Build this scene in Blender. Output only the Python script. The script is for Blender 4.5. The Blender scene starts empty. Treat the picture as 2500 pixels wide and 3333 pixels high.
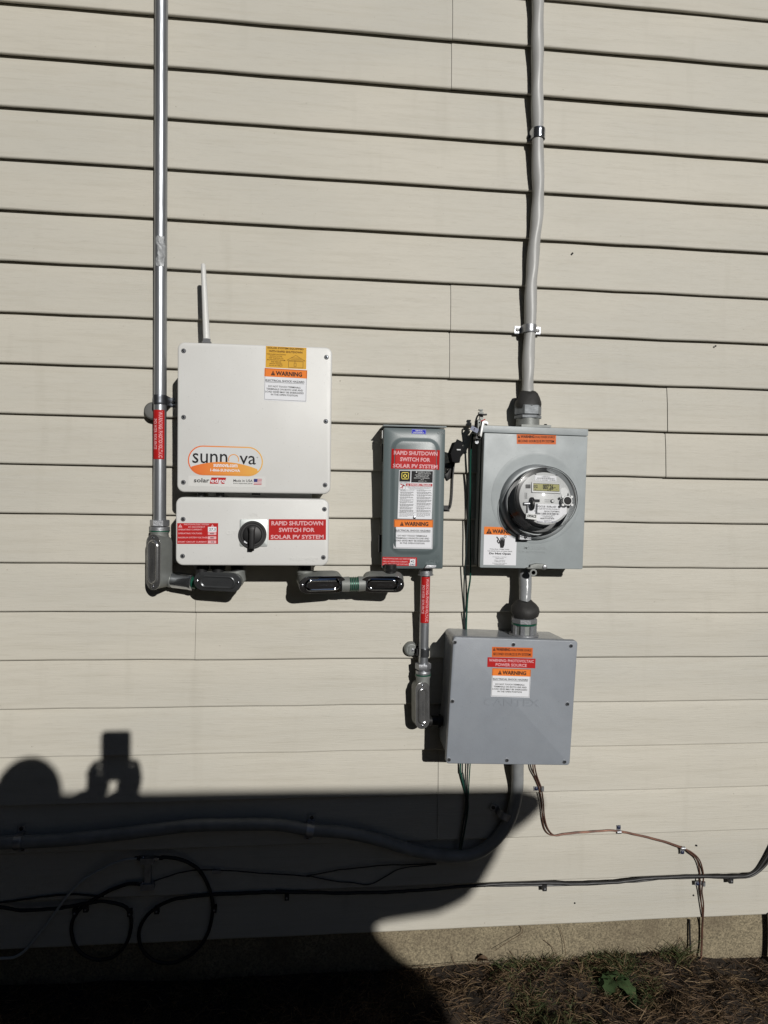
import bpy, math, random
from mathutils import Vector, Matrix
R = math.radians
random.seed(7)
SC = bpy.context.scene
COL = SC.collection

# ------------------------------------------------------------------ camera
YAW, PITCH, ROLL = .0982, -.0381, .0192
CAM = Vector((0, -1.804, 1.2288)); FPX = 2178.7      # focal length for a 2500 px wide frame
_f = Vector((math.sin(YAW)*math.cos(PITCH), math.cos(YAW)*math.cos(PITCH), math.sin(PITCH)))
_r = Vector((math.cos(YAW), -math.sin(YAW), 0)); _u = _r.cross(_f)
RT = _r*math.cos(ROLL)+_u*math.sin(ROLL); UP = -_r*math.sin(ROLL)+_u*math.cos(ROLL); FW = _f
cd = bpy.data.cameras.new('camera'); cam = bpy.data.objects.new('camera', cd); COL.objects.link(cam)
cd.sensor_fit = 'VERTICAL'; cd.sensor_height = 36; cd.lens = 36*FPX/3333.3; cd.clip_end = 500; cd.clip_start = .01
m = Matrix((RT, UP, -FW)).transposed().to_4x4(); m.translation = CAM
cam.matrix_world = m; SC.camera = cam

def ray(x, y):
    return (FW + RT*((x-1250)/FPX) - UP*((y-1666.5)/FPX))
def wp(x, y, d=0.0):
    """point of the place, d metres out from the wall, seen at photo pixel x, y"""
    v = ray(x, y); t = (-d-CAM.y)/v.y
    return CAM+v*t

# ------------------------------------------------------------------ sun and sky
SUN = ray(390, 2420).normalized()                     # way the sunlight travels
sl = bpy.data.lights.new('sun', 'SUN'); sl.energy = 5.0; sl.angle = R(.55); sl.color = (1, .972, .925)
so = bpy.data.objects.new('sun', sl); COL.objects.link(so)
so.rotation_euler = SUN.to_track_quat('-Z', 'Y').to_euler(); so.location = (3, -8, 5)
w = bpy.data.worlds.new('World'); SC.world = w; w.use_nodes = True
nt = w.node_tree; sk = nt.nodes.new('ShaderNodeTexSky'); sk.sky_type = 'NISHITA'; sk.sun_disc = False
sk.sun_elevation = math.asin(-SUN.z); sk.sun_rotation = math.atan2(-SUN.x, -SUN.y)
sk.dust_density = .15; sk.air_density = .7; sk.ozone_density = 1.5
bg = nt.nodes['Background']; bg.inputs[1].default_value = .05
nt.links.new(sk.outputs[0], bg.inputs[0])
SC.view_settings.view_transform = 'Standard'; SC.view_settings.look = 'None'
SC.view_settings.exposure = -.44; SC.view_settings.gamma = 1; SC.view_settings.use_curve_mapping = False

# ------------------------------------------------------------------ materials
MC = {}
def mat(name, col, rough=.5, metal=0., noise=0., nscale=30., bump=0., bscale=200., stretch=(1, 1, 1), spec=.5, col2=None, coat=0., dirt=0.):
    if name in MC: return MC[name]
    m = bpy.data.materials.new(name); m.use_nodes = True; MC[name] = m
    n = m.node_tree.nodes; l = m.node_tree.links; b = n['Principled BSDF']
    b.inputs['Base Color'].default_value = (*col, 1); b.inputs['Roughness'].default_value = rough
    b.inputs['Metallic'].default_value = metal; b.inputs['Specular IOR Level'].default_value = spec
    b.inputs['Coat Weight'].default_value = coat; b.inputs['Coat Roughness'].default_value = .12
    m.diffuse_color = (*col, 1)
    if noise or bump:
        tc = n.new('ShaderNodeTexCoord'); mp = n.new('ShaderNodeMapping'); mp.inputs['Scale'].default_value = stretch
        l.new(tc.outputs['Object'], mp.inputs[0])
    if noise:
        t = n.new('ShaderNodeTexNoise'); t.inputs['Scale'].default_value = nscale; t.inputs['Detail'].default_value = 6
        l.new(mp.outputs[0], t.inputs['Vector'])
        rp = n.new('ShaderNodeMapRange'); rp.inputs[1].default_value = .3; rp.inputs[2].default_value = .7
        l.new(t.outputs[0], rp.inputs[0])
        mx = n.new('ShaderNodeMix'); mx.data_type = 'RGBA'
        c2 = col2 or tuple(c*(1-noise) for c in col)
        mx.inputs[6].default_value = (*col, 1); mx.inputs[7].default_value = (*c2, 1)
        l.new(rp.outputs[0], mx.inputs[0])
        last = mx.outputs[2]
        if dirt:
            t3 = n.new('ShaderNodeTexNoise'); t3.inputs['Scale'].default_value = 260; t3.inputs['Detail'].default_value = 2
            l.new(mp.outputs[0], t3.inputs['Vector'])
            r3 = n.new('ShaderNodeMapRange'); r3.inputs[1].default_value = .68; r3.inputs[2].default_value = .76
            l.new(t3.outputs[0], r3.inputs[0])
            ml = n.new('ShaderNodeMath'); ml.operation = 'MULTIPLY'; ml.inputs[1].default_value = dirt
            l.new(r3.outputs[0], ml.inputs[0])
            m2 = n.new('ShaderNodeMix'); m2.data_type = 'RGBA'; m2.inputs[7].default_value = (*(c*.35 for c in col), 1)
            l.new(ml.outputs[0], m2.inputs[0]); l.new(last, m2.inputs[6]); last = m2.outputs[2]
        l.new(last, b.inputs['Base Color'])
        rr = n.new('ShaderNodeMapRange'); rr.inputs[3].default_value = max(.02, rough-.07); rr.inputs[4].default_value = min(1, rough+.1)
        l.new(t.outputs[0], rr.inputs[0]); l.new(rr.outputs[0], b.inputs['Roughness'])
    if bump:
        t2 = n.new('ShaderNodeTexNoise'); t2.inputs['Scale'].default_value = bscale; t2.inputs['Detail'].default_value = 3
        l.new(mp.outputs[0], t2.inputs['Vector'])
        bp = n.new('ShaderNodeBump'); bp.inputs['Strength'].default_value = bump; bp.inputs['Distance'].default_value = .001
        l.new(t2.outputs[0], bp.inputs['Height']); l.new(bp.outputs[0], b.inputs['Normal'])
    return m

def siding_mat():
    m = bpy.data.materials.new('vinyl_siding'); m.use_nodes = True
    n = m.node_tree.nodes; l = m.node_tree.links; b = n['Principled BSDF']
    tc = n.new('ShaderNodeTexCoord')
    def noise(scale, st, det=4, w=0):
        mp = n.new('ShaderNodeMapping'); mp.inputs['Scale'].default_value = st; l.new(tc.outputs['Object'], mp.inputs[0])
        t = n.new('ShaderNodeTexNoise'); t.inputs['Scale'].default_value = scale; t.inputs['Detail'].default_value = det
        if w: t.inputs['Distortion'].default_value = w
        l.new(mp.outputs[0], t.inputs['Vector']); return t.outputs[0]
    def rng(s, a, bb, c=0., d=1.):
        r = n.new('ShaderNodeMapRange'); l.new(s, r.inputs[0])
        for i, v in enumerate((a, bb, c, d)): r.inputs[i+1].default_value = v
        return r.outputs[0]
    def mix(f, a, bcol, blend='MIX'):
        x = n.new('ShaderNodeMix'); x.data_type = 'RGBA'; x.blend_type = blend
        l.new(f, x.inputs[0])
        if isinstance(a, tuple): x.inputs[6].default_value = (*a, 1)
        else: l.new(a, x.inputs[6])
        x.inputs[7].default_value = (*bcol, 1); return x.outputs[2]
    big = noise(1.6, (1, 1, 2.2), 5)
    c = mix(rng(big, .35, .68), (.474, .449, .388), (.430, .414, .365))
    oi = n.new('ShaderNodeObjectInfo'); hs = n.new('ShaderNodeHueSaturation'); l.new(rng(oi.outputs['Random'], 0, 1, .965, 1.03), hs.inputs['Value']); l.new(c, hs.inputs['Color']); c = hs.outputs[0]
    soil_ = n.new('ShaderNodeSeparateXYZ'); l.new(tc.outputs['Object'], soil_.inputs[0])
    stn = noise(5, (3.5, 1, .5), 6)
    c = mix(rng(stn, .58, .80, 0, .22), c, (.30, .28, .225))
    streak = noise(14, (.35, 1, 6), 5)
    c = mix(rng(streak, .48, .72, 0, .45), c, (.40, .375, .315))
    spk = noise(120, (1, 1, 1), 2)
    c = mix(rng(spk, .76, .82, 0, .6), c, (.16, .13, .09))
    gr = noise(60, (.35, 1, 9), 6, .6)
    c = mix(rng(gr, .58, .68, 0, .17), c, (.25, .23, .19))
    l.new(c, b.inputs['Base Color'])
    b.inputs['Roughness'].default_value = .55; b.inputs['Specular IOR Level'].default_value = .35
    bp = n.new('ShaderNodeBump'); bp.inputs['Strength'].default_value = .55; bp.inputs['Distance'].default_value = .0012
    l.new(gr, bp.inputs['Height'])
    fine = noise(700, (.6, 1, 1.6), 2)
    bp2 = n.new('ShaderNodeBump'); bp2.inputs['Strength'].default_value = .25; bp2.inputs['Distance'].default_value = .0006
    l.new(fine, bp2.inputs['Height']); l.new(bp.outputs[0], bp2.inputs['Normal'])
    l.new(bp2.outputs[0], b.inputs['Normal'])
    return m
M_SID = siding_mat()
M_WHITE = mat('white_powder_coat', (.60, .60, .585), .38, noise=.05, nscale=8, bump=.35, bscale=900, dirt=.25)
M_METER = mat('grey_meter_paint', (.285, .315, .325), .42, noise=.13, nscale=18, bump=.3, bscale=700, dirt=.7)
M_JB = mat('grey_box_plastic', (.215, .235, .265), .4, noise=.10, nscale=26, bump=.3, bscale=600, dirt=.6)
M_JBTOP = mat('grey_box_plastic_gloss', (.215, .235, .265), .22, noise=.14, nscale=26, bump=.2, bscale=300, dirt=.8)
M_SW = mat('green_grey_paint', (.108, .135, .140), .36, noise=.10, nscale=9, bump=.15, bscale=500, dirt=.25)
M_CAST = mat('grey_cast_aluminium', (.215, .225, .215), .5, metal=.25, noise=.2, nscale=40, bump=.4, bscale=500)
M_STEEL = mat('galvanised_steel', (.46, .48, .51), .33, metal=.78, noise=.4, nscale=25, bump=.35, bscale=160, stretch=(1, 1, .12))
M_ZINC = mat('zinc_plate', (.40, .41, .43), .42, metal=.75, noise=.3, nscale=60, bump=.5, bscale=300)
M_CHROME = mat('bright_steel', (.52, .54, .58), .17, metal=.94, noise=.35, nscale=30, bump=.15, bscale=90)
M_COVER = mat('stamped_cover_steel', (.48, .48, .48), .2, metal=.86, noise=.35, nscale=28, bump=.3, bscale=110)
M_CABLE = mat('grey_cable_jacket', (.38, .38, .37), .42, noise=.22, nscale=30, bump=.6, bscale=60, stretch=(1, 1, .3))
M_CABLE2 = mat('glossy_grey_cable', (.25, .26, .27), .25, noise=.15, nscale=30, bump=.9, bscale=60)
M_PUTTY = mat('duct_seal_putty', (.022, .021, .020), .65, noise=.35, nscale=40, bump=1, bscale=60)
M_BLACK = mat('black_plastic', (.012, .012, .013), .5, noise=.3, nscale=40)
M_DKSTEEL = mat('dark_steel', (.16, .17, .19), .38, metal=.9, noise=.3, nscale=60)
M_BLACKM = mat('black_metal', (.018, .018, .018), .35, metal=.2)
M_RUB = mat('black_cable', (.014, .014, .015), .5, noise=.3, nscale=60)
M_GREEN = mat('green_wire', (.008, .058, .040), .35)
M_DKWIRE = mat('dark_wire', (.012, .022, .022), .4)
M_COPPER = mat('weathered_copper', (.16, .075, .048), .5, metal=.5, noise=.6, nscale=25, col2=(.07, .035, .028))
M_WCAB = mat('white_cable', (.42, .42, .40), .4)
M_RED = mat('red_label', (.42, .012, .012), .5, noise=.12, nscale=15)
M_ORG = mat('orange_label', (.72, .19, .03), .42)
M_DORG = mat('faded_orange_label', (.60, .125, .022), .42, noise=.1, nscale=20)
M_YEL = mat('amber_label', (.62, .34, .03), .42, noise=.1, nscale=20)
M_LBW = mat('white_label', (.68, .69, .72), .42, noise=.03, nscale=20)
M_LBG = mat('pale_label', (.56, .57, .57), .4)
M_PINK = mat('pale_pink_print', (.66, .36, .38), .45)
M_INK = mat('black_ink', (.012, .012, .013), .5)
M_BRN = mat('brown_ink', (.10, .045, .01), .5)
M_BLU = mat('blue_label', (.012, .02, .42), .4)
M_NAVY = mat('navy_print', (.03, .035, .16), .5)
M_GY = mat('yellow_print', (.75, .62, .12), .5)
M_GRYP = mat('light_grey_plastic', (.50, .51, .51), .45, noise=.04, nscale=30)
M_SILV = mat('brushed_plate', (.55, .58, .57), .35, metal=.5)
M_LCD = mat('lcd_glass', (.36, .35, .16), .7, spec=.1)
M_TAPE = mat('silver_tape', (.36, .37, .38), .6, metal=.3, noise=.4, nscale=60, bump=1, bscale=90)
M_GRTH = mat('green_thread', (.012, .09, .055), .3, metal=.3)
M_BLUR = mat('blue_gasket', (.01, .05, .35), .35)
M_CONC = mat('foundation_concrete', (.31, .26, .17), .9, noise=.68, nscale=230, bump=2.5, bscale=240, dirt=.8)
def blotch(m, scale, c2, amt):
    n = m.node_tree.nodes; l = m.node_tree.links; s_ = n['Principled BSDF'].inputs['Base Color']; src = s_.links[0].from_socket
    tc = n.new('ShaderNodeTexCoord'); t = n.new('ShaderNodeTexNoise'); t.inputs['Scale'].default_value = scale; t.inputs['Detail'].default_value = 7; t.inputs['Roughness'].default_value = .65; l.new(tc.outputs['Object'], t.inputs['Vector'])
    r = n.new('ShaderNodeMapRange'); r.inputs[1].default_value = .42; r.inputs[2].default_value = .72; r.inputs[4].default_value = amt; l.new(t.outputs[0], r.inputs[0])
    x = n.new('ShaderNodeMix'); x.data_type = 'RGBA'; x.inputs[7].default_value = (*c2, 1); l.new(r.outputs[0], x.inputs[0]); l.new(src, x.inputs[6]); l.new(x.outputs[2], s_)
blotch(M_CONC, 7, (.11, .085, .055), .8); blotch(M_METER, 9, (.20, .22, .225), .35); blotch(M_JB, 7, (.27, .29, .315), .35); blotch(M_JBTOP, 14, (.30, .30, .29), .6); blotch(M_WHITE, 5, (.50, .49, .46), .28)
for k_, m_ in MC.items():
    if 'label' in k_ or 'print' in k_ or 'ink' in k_:
        m_.node_tree.nodes['Principled BSDF'].inputs['Specular IOR Level'].default_value = .18; m_.node_tree.nodes['Principled BSDF'].inputs['Roughness'].default_value = .6
M_SOIL = mat('soil', (.028, .019, .012), .95, noise=.6, nscale=25, bump=2, bscale=60)

def glass_mat():
    m = bpy.data.materials.new('clear_cover'); m.use_nodes = True
    n = m.node_tree.nodes; l = m.node_tree.links; n.remove(n['Principled BSDF'])
    tr = n.new('ShaderNodeBsdfTransparent'); tr.inputs[0].default_value = (.93, .95, .95, 1)
    gl = n.new('ShaderNodeBsdfGlossy'); gl.inputs['Roughness'].default_value = .04
    lw = n.new('ShaderNodeLayerWeight'); lw.inputs[0].default_value = .5; cr = n.new('ShaderNodeMapRange'); cr.inputs[1].default_value = .45; cr.inputs[2].default_value = .92; cr.inputs[3].default_value = .97; cr.inputs[4].default_value = .28
    l.new(lw.outputs['Facing'], cr.inputs[0]); l.new(cr.outputs[0], tr.inputs[0])
    fr = n.new('ShaderNodeFresnel'); fr.inputs['IOR'].default_value = 1.2
    mx = n.new('ShaderNodeMixShader'); l.new(fr.outputs[0], mx.inputs[0]); l.new(tr.outputs[0], mx.inputs[1]); l.new(gl.outputs[0], mx.inputs[2])
    l.new(mx.outputs[0], n['Material Output'].inputs[0]); return m
M_GLASS = glass_mat()

def logo_mat():
    m = mat('orange_gradient_print', (.8, .2, .02), .4)
    n = m.node_tree.nodes; l = m.node_tree.links
    tc = n.new('ShaderNodeTexCoord'); sp = n.new('ShaderNodeSeparateXYZ'); l.new(tc.outputs['Object'], sp.inputs[0])
    r = n.new('ShaderNodeMapRange'); r.inputs[1].default_value = -.15; r.inputs[2].default_value = .04
    l.new(sp.outputs[0], r.inputs[0])
    mx = n.new('ShaderNodeMix'); mx.data_type = 'RGBA'; mx.inputs[6].default_value = (.66, .12, .015, 1); mx.inputs[7].default_value = (.68, .40, .06, 1)
    l.new(r.outputs[0], mx.inputs[0]); l.new(mx.outputs[2], n['Principled BSDF'].inputs['Base Color']); return m
M_LOGO = logo_mat()

# ------------------------------------------------------------------ mesh builder
class MB:
    def __init__(s): s.v = []; s.f = []; s.m = []; s.mats = []
    def mi(s, m):
        if m not in s.mats: s.mats.append(m)
        return s.mats.index(m)
    def add(s, vs, fs, m):
        o = len(s.v); s.v += [Vector(p) for p in vs]; k = s.mi(m)
        for f in fs: s.f.append(tuple(i+o for i in f)); s.m.append(k)
    def box(s, c, sz, m, M=None):
        x, y, z = (q/2 for q in sz); vs = [Vector((a*x, b*y, c_*z)) for a in (-1, 1) for b in (-1, 1) for c_ in (-1, 1)]
        if M: vs = [M@p for p in vs]
        vs = [p+Vector(c) for p in vs]
        s.add(vs, [(0, 1, 3, 2), (4, 6, 7, 5), (0, 4, 5, 1), (2, 3, 7, 6), (0, 2, 6, 4), (1, 5, 7, 3)], m)
    def loft(s, loops, m, cap0=True, cap1=True, closed=True):
        n = len(loops[0]); vs = [p for L in loops for p in L]; fs = []
        for i in range(len(loops)-1):
            for j in range(n if closed else n-1):
                a = i*n+j; b = i*n+(j+1) % n; fs.append((a, b, b+n, a+n))
        if cap0: fs.append(tuple(range(n-1, -1, -1)))
        if cap1: fs.append(tuple(range((len(loops)-1)*n, len(loops)*n)))
        s.add(vs, fs, m)
    def tube(s, pts, r, m, n=10, cap=True, flat=1., twist=0.):
        pts = [Vector(p) for p in pts]; loops = []
        t = (pts[1]-pts[0]).normalized(); a = t.orthogonal().normalized()
        for i, p in enumerate(pts):
            t2 = ((pts[min(i+1, len(pts)-1)])-(pts[max(i-1, 0)])).normalized()
            a = (a-t2*a.dot(t2)).normalized(); b = t2.cross(a)
            ri = r[i] if isinstance(r, (list, tuple)) else r
            tw = twist*i; L = []
            for k in range(n):
                q = 2*math.pi*k/n; u, w_ = math.cos(q)*ri, math.sin(q)*ri*flat
                L.append(p+a*(u*math.cos(tw)-w_*math.sin(tw))+b*(u*math.sin(tw)+w_*math.cos(tw)))
            loops.append(L)
        s.loft(loops, m, cap, cap)
    def cyl(s, p0, p1, r0, m, r1=None, n=20):
        s.tube([p0, p1], [r0, r0 if r1 is None else r1], m, n)
    def lathe(s, c, axis, prof, m, n=32, phase=0.):
        """prof: list of (distance along axis, radius)"""
        ax = Vector(axis).normalized(); a = ax.orthogonal().normalized(); b = ax.cross(a); c = Vector(c)
        s.loft([[c+ax*h+(a*math.cos(2*math.pi*k/n+phase)+b*math.sin(2*math.pi*k/n+phase))*max(r, 1e-5) for k in range(n)] for h, r in prof], m)
    def plate(s, outline, y0, y1, m, bev=0., steps=3):
        """outline: CCW list of (x, z); extruded from y0 (back) to y1 (front, more negative), bevelled on the front"""
        loops = [[Vector((x, y0, z)) for x, z in outline]]
        if bev:
            for i in range(steps+1):
                q = i/steps*math.pi/2; o = inset(outline, bev*(1-math.cos(q)))
                loops.append([Vector((x, y1+bev*(1-math.sin(q)), z)) for x, z in o])
        else: loops.append([Vector((x, y1, z)) for x, z in outline])
        s.loft(loops, m)
    def xf(s, M):
        s.v = [M@p for p in s.v]; return s

def inset(o, d):
    n = len(o); r = []
    for i in range(n):
        p = Vector(o[i-1]); q = Vector(o[i]); t = Vector(o[(i+1) % n])
        a = (q-p); b = (t-q)
        if a.length < 1e-9: a = b
        if b.length < 1e-9: b = a
        na = Vector((-a.y, a.x)).normalized(); nb = Vector((-b.y, b.x)).normalized()
        nn = (na+nb); nn.normalize(); k = d/max(.5, nn.dot(na)); r.append(tuple(q+nn*k))
    return r
def rrect(cx, cz, w, h, r, k=6):
    o = []
    for sx, sz, a0 in ((1, 1, 0), (-1, 1, 90), (-1, -1, 180), (1, -1, 270)):
        for i in range(k+1):
            a = R(a0+90*i/k); o.append((cx+sx*(w/2-r)+r*math.cos(a), cz+sz*(h/2-r)+r*math.sin(a)))
    return o
def spline(P, k=6):
    P = [Vector(p) for p in P]; Q = [P[0]*2-P[1]]+P+[P[-1]*2-P[-2]]; out = []
    for i in range(1, len(Q)-2):
        for j in range(k):
            t = j/k; a, b, c, d = Q[i-1:i+3]
            out.append(.5*((2*b)+(c-a)*t+(2*a-5*b+4*c-d)*t*t+(3*b-a-3*c+d)*t**3))
    out.append(P[-1]); return out

WM = {}
def tag(o, label=None, cat=None, group=None, kind=None):
    if label: o['label'] = label
    if cat: o['category'] = cat
    if group: o['group'] = group
    if kind: o['kind'] = kind
    return o
def thing(name, label, cat, loc, roll=0., group=None):
    o = bpy.data.objects.new(name, None); COL.objects.link(o); o.empty_display_size = .03
    o.location = loc; o.rotation_euler = (0, roll, 0)
    WM[o.name] = Matrix.Translation(Vector(loc))@Matrix.Rotation(roll, 4, 'Y')
    return tag(o, label, cat, group)
def build(name, mb, parent=None, local=False, smooth=40, label=None):
    """one mesh object; with a parent, world coordinates are brought into the thing's own space unless local"""
    vs = mb.v
    if parent is not None:
        M = WM[parent.name]
        if not local: Mi = M.inverted(); vs = [Mi@p for p in vs]
        loc = Vector((0, 0, 0))
    else:
        n = len(vs); loc = Vector((sum(p.x for p in vs)/n, sum(p.y for p in vs)/n, min(p.z for p in vs)))
        vs = [p-loc for p in vs]; M = Matrix.Translation(loc)
    me = bpy.data.meshes.new(name); me.from_pydata([tuple(p) for p in vs], [], mb.f); me.update()
    for mm in mb.mats: me.materials.append(mm)
    me.polygons.foreach_set('material_index', mb.m)
    if smooth:
        me.polygons.foreach_set('use_smooth', [True]*len(me.polygons)); me.set_sharp_from_angle(angle=R(smooth))
    o = bpy.data.objects.new(name, me); COL.objects.link(o); o.location = loc
    if parent is not None: o.parent = parent
    WM[o.name] = M
    if label: o['label'] = label
    return o
def dup(o, parent=None, shift=None):
    c = o.copy(); COL.objects.link(c)
    if parent is not None: c.parent = parent; WM[c.name] = WM[parent.name]
    if shift: c.location = Vector(shift)
    return c

# ------------------------------------------------------------------ text
TC = {}
def text_mesh(s, bold):
    k = (s, bold)
    if k in TC: return TC[k]
    cu = bpy.data.curves.new('t', 'FONT'); cu.body = s; cu.resolution_u = 2; cu.offset = .022*bold
    cu.fill_mode = 'BOTH'
    o = bpy.data.objects.new('t', cu); COL.objects.link(o)
    bpy.context.view_layer.update()
    me = bpy.data.meshes.new_from_object(o.evaluated_get(bpy.context.evaluated_depsgraph_get()))
    vs = [(v.co.x, v.co.y) for v in me.vertices]; fs = [tuple(p.vertices) for p in me.polygons]
    bpy.data.objects.remove(o); bpy.data.curves.remove(cu); bpy.data.meshes.remove(me)
    if vs:
        x0 = min(v[0] for v in vs); x1 = max(v[0] for v in vs)
        asc = any(c.isupper() or c.isdigit() or c in 'bdfhklit' for c in s)
        y0 = min(v[1] for v in vs); y1 = max(v[1] for v in vs)
        vs = [((a-x0)/(x1-x0), (b-y0)/(y1-y0)) for a, b in vs]
    TC[k] = (vs, fs); return TC[k]

class Face:
    """a box front: its frame, and photo pixels -> its own plane"""
    def __init__(s, tl, tr, br, bl, d):
        P = [wp(*q, d) for q in (tl, tr, br, bl)]; s.d = d
        c = sum(P, Vector())/4; ux = ((P[1]-P[0])+(P[2]-P[3])); s.roll = -math.atan2(ux.z, ux.x)
        s.w = ((P[1]-P[0]).length+(P[2]-P[3]).length)/2; s.h = ((P[0]-P[3]).length+(P[1]-P[2]).length)/2
        s.c = c; s.loc = Vector((c.x, 0, c.z-s.h/2)); s.M = Matrix.Translation(s.loc)@Matrix.Rotation(s.roll, 4, 'Y'); s.Mi = s.M.inverted()
    def p(s, x, y, d=None):
        q = s.Mi@wp(x, y, s.d if d is None else d); return (q.x, q.z)

class Sticker:
    """flat print: everything given in 0..1 across and down the label"""
    def __init__(s, q, depth, hf=None, n=1):
        s.q = [Vector(a) for a in q]; s.dep = depth; s.hf = hf; s.mb = MB(); s.n = n
    def at(s, u, v, e):
        tl, tr, br, bl = s.q; p = (tl*(1-u)+tr*u)*(1-v)+(bl*(1-u)+br*u)*v
        return Vector((p.x, -(s.dep+(s.hf(p.x, p.y) if s.hf else 0)+e), p.y))
    def bg(s, m, e=.0003):
        n = s.n; ring = [(i/n, 0) for i in range(n)]+[(1, i/n) for i in range(n)]+[(1-i/n, 1) for i in range(n)]+[(0, 1-i/n) for i in range(n)]
        vs = [s.at(i/n, j/n, e) for j in range(n+1) for i in range(n+1)]
        s.mb.add(vs, [(j*(n+1)+i, (j+1)*(n+1)+i, (j+1)*(n+1)+i+1, j*(n+1)+i+1) for j in range(n) for i in range(n)], m)
        s.mb.loft([[s.at(u, v, -.0003) for u, v in ring], [s.at(u, v, e) for u, v in ring]], m, False, False); return s
    def rect(s, u0, v0, u1, v1, m, e=.0005):
        n = s.n if (u1-u0) > .3 else 1
        for i in range(n):
            a = u0+(u1-u0)*i/n; b = u0+(u1-u0)*(i+1)/n
            s.mb.add([s.at(a, v0, e), s.at(a, v1, e), s.at(b, v1, e), s.at(b, v0, e)], [(0, 1, 2, 3)], m)
        return s
    def frame(s, u0, v0, u1, v1, tu, tv, m, e=.0006):
        for a in ((u0, v0, u1, v0+tv), (u0, v1-tv, u1, v1), (u0, v0, u0+tu, v1), (u1-tu, v0, u1, v1)): s.rect(*a, m, e)
        return s
    def poly(s, pts, m, e=.0006):
        s.mb.add([s.at(u, v, e) for u, v in pts], [tuple(range(len(pts)))], m); return s
    def text(s, t, u0, v0, u1, v1, m, bold=1., e=.0007):
        vs, fs = text_mesh(t, bold)
        s.mb.add([s.at(u0+a*(u1-u0), v1+b*(v0-v1), e) for a, b in vs], fs, m); return s
    def tri(s, u, v, w_, h, m, m2, e=.0006):
        s.poly([(u, v), (u-w_/2, v+h), (u+w_/2, v+h)], m, e)
        s.rect(u-w_*.05, v+h*.34, u+w_*.05, v+h*.7, m2, e+.0002); s.rect(u-w_*.05, v+h*.77, u+w_*.05, v+h*.88, m2, e+.0002); return s
    def done(s, name, parent, label=None): return build(name, s.mb, parent, True, 0, label)

def warning_sticker(q, dep, parent, hf=None, n=1, label='white and orange electrical shock warning label'):
    s = Sticker(q, dep, hf, n).bg(M_LBW)
    s.rect(.0, .0, 1, .26, M_ORG)
    s.frame(.012, .012, .988, .975, .006, .008, M_INK)
    s.tri(.2, .065, .10, .15, M_INK, M_ORG)
    s.text('WARNING', .265, .075, .88, .215, M_INK, 1.6)
    s.text('ELECTRICAL SHOCK HAZARD', .03, .345, .94, .41, M_INK, .8); s.rect(.03, .428, .94, .437, M_INK)
    for t, a, b, v in (('DO NOT TOUCH TERMINALS.', .1, .86, .53), ('TERMINALS ON BOTH LINE AND', .055, .91, .615), ('LOAD SIDES MAY BE ENERGIZED', .03, .93, .70), ('IN THE OPEN POSITION', .165, .79, .785)):
        s.text(t, a, v, b, v+.055, M_INK, .5)
    return s.done('warning_label', parent, label)
def rapid_sticker(q, dep, parent, hf=None, n=1):
    s = Sticker(q, dep, hf, n).bg(M_RED)
    s.text('RAPID SHUTDOWN', .045, .09, .95, .30, M_PINK, 1.6); s.text('SWITCH FOR', .175, .41, .80, .62, M_PINK, 1.6)
    s.text('SOLAR PV SYSTEM', .035, .75, .96, .95, M_PINK, 1.6)
    return s.done('shutdown_label', parent, 'red rapid shutdown switch label')
def dual_sticker(q, dep, parent, m):
    s = Sticker(q, dep).bg(m)
    s.tri(.055, .08, .07, .30, M_INK, m); s.text('WARNING', .1, .08, .45, .38, M_INK, 1.4); s.text('DUAL POWER SOURCE', .47, .14, .965, .37, M_INK, .4)
    s.text('SECOND SOURCE IS PV SYSTEM', .03, .56, .95, .82, M_INK, .7)
    return s.done('dual_source_label', parent, 'orange dual power source warning label')

screw_no = 0
def screw_mesh(r, y, socket=True):
    b = MB()
    b.lathe((0, y, 0), (0, -1, 0), [(0, r*1.22), (.0004, r*1.22), (.0005, r)], M_INK if socket else M_ZINC, 16)
    b.lathe((0, y, 0), (0, -1, 0), [(0, r), (r*.35, r), (r*.6, r*.8), (r*.62, r*.45), (r*.3, r*.42)], M_CHROME, 16)
    b.lathe((0, y, 0), (0, -1, 0), [(r*.3, r*.45), (r*.32, r*.42)], M_INK, 6)
    return b
def screws(parent, pts, r, dep, socket=True):
    b = screw_mesh(r, -dep, socket)
    o = build('screw', b, parent, True); x, z = pts[0]; o.location = (x, 0, z)
    for x, z in pts[1:]:
        c = dup(o, parent); c.location = (x, 0, z)

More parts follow.
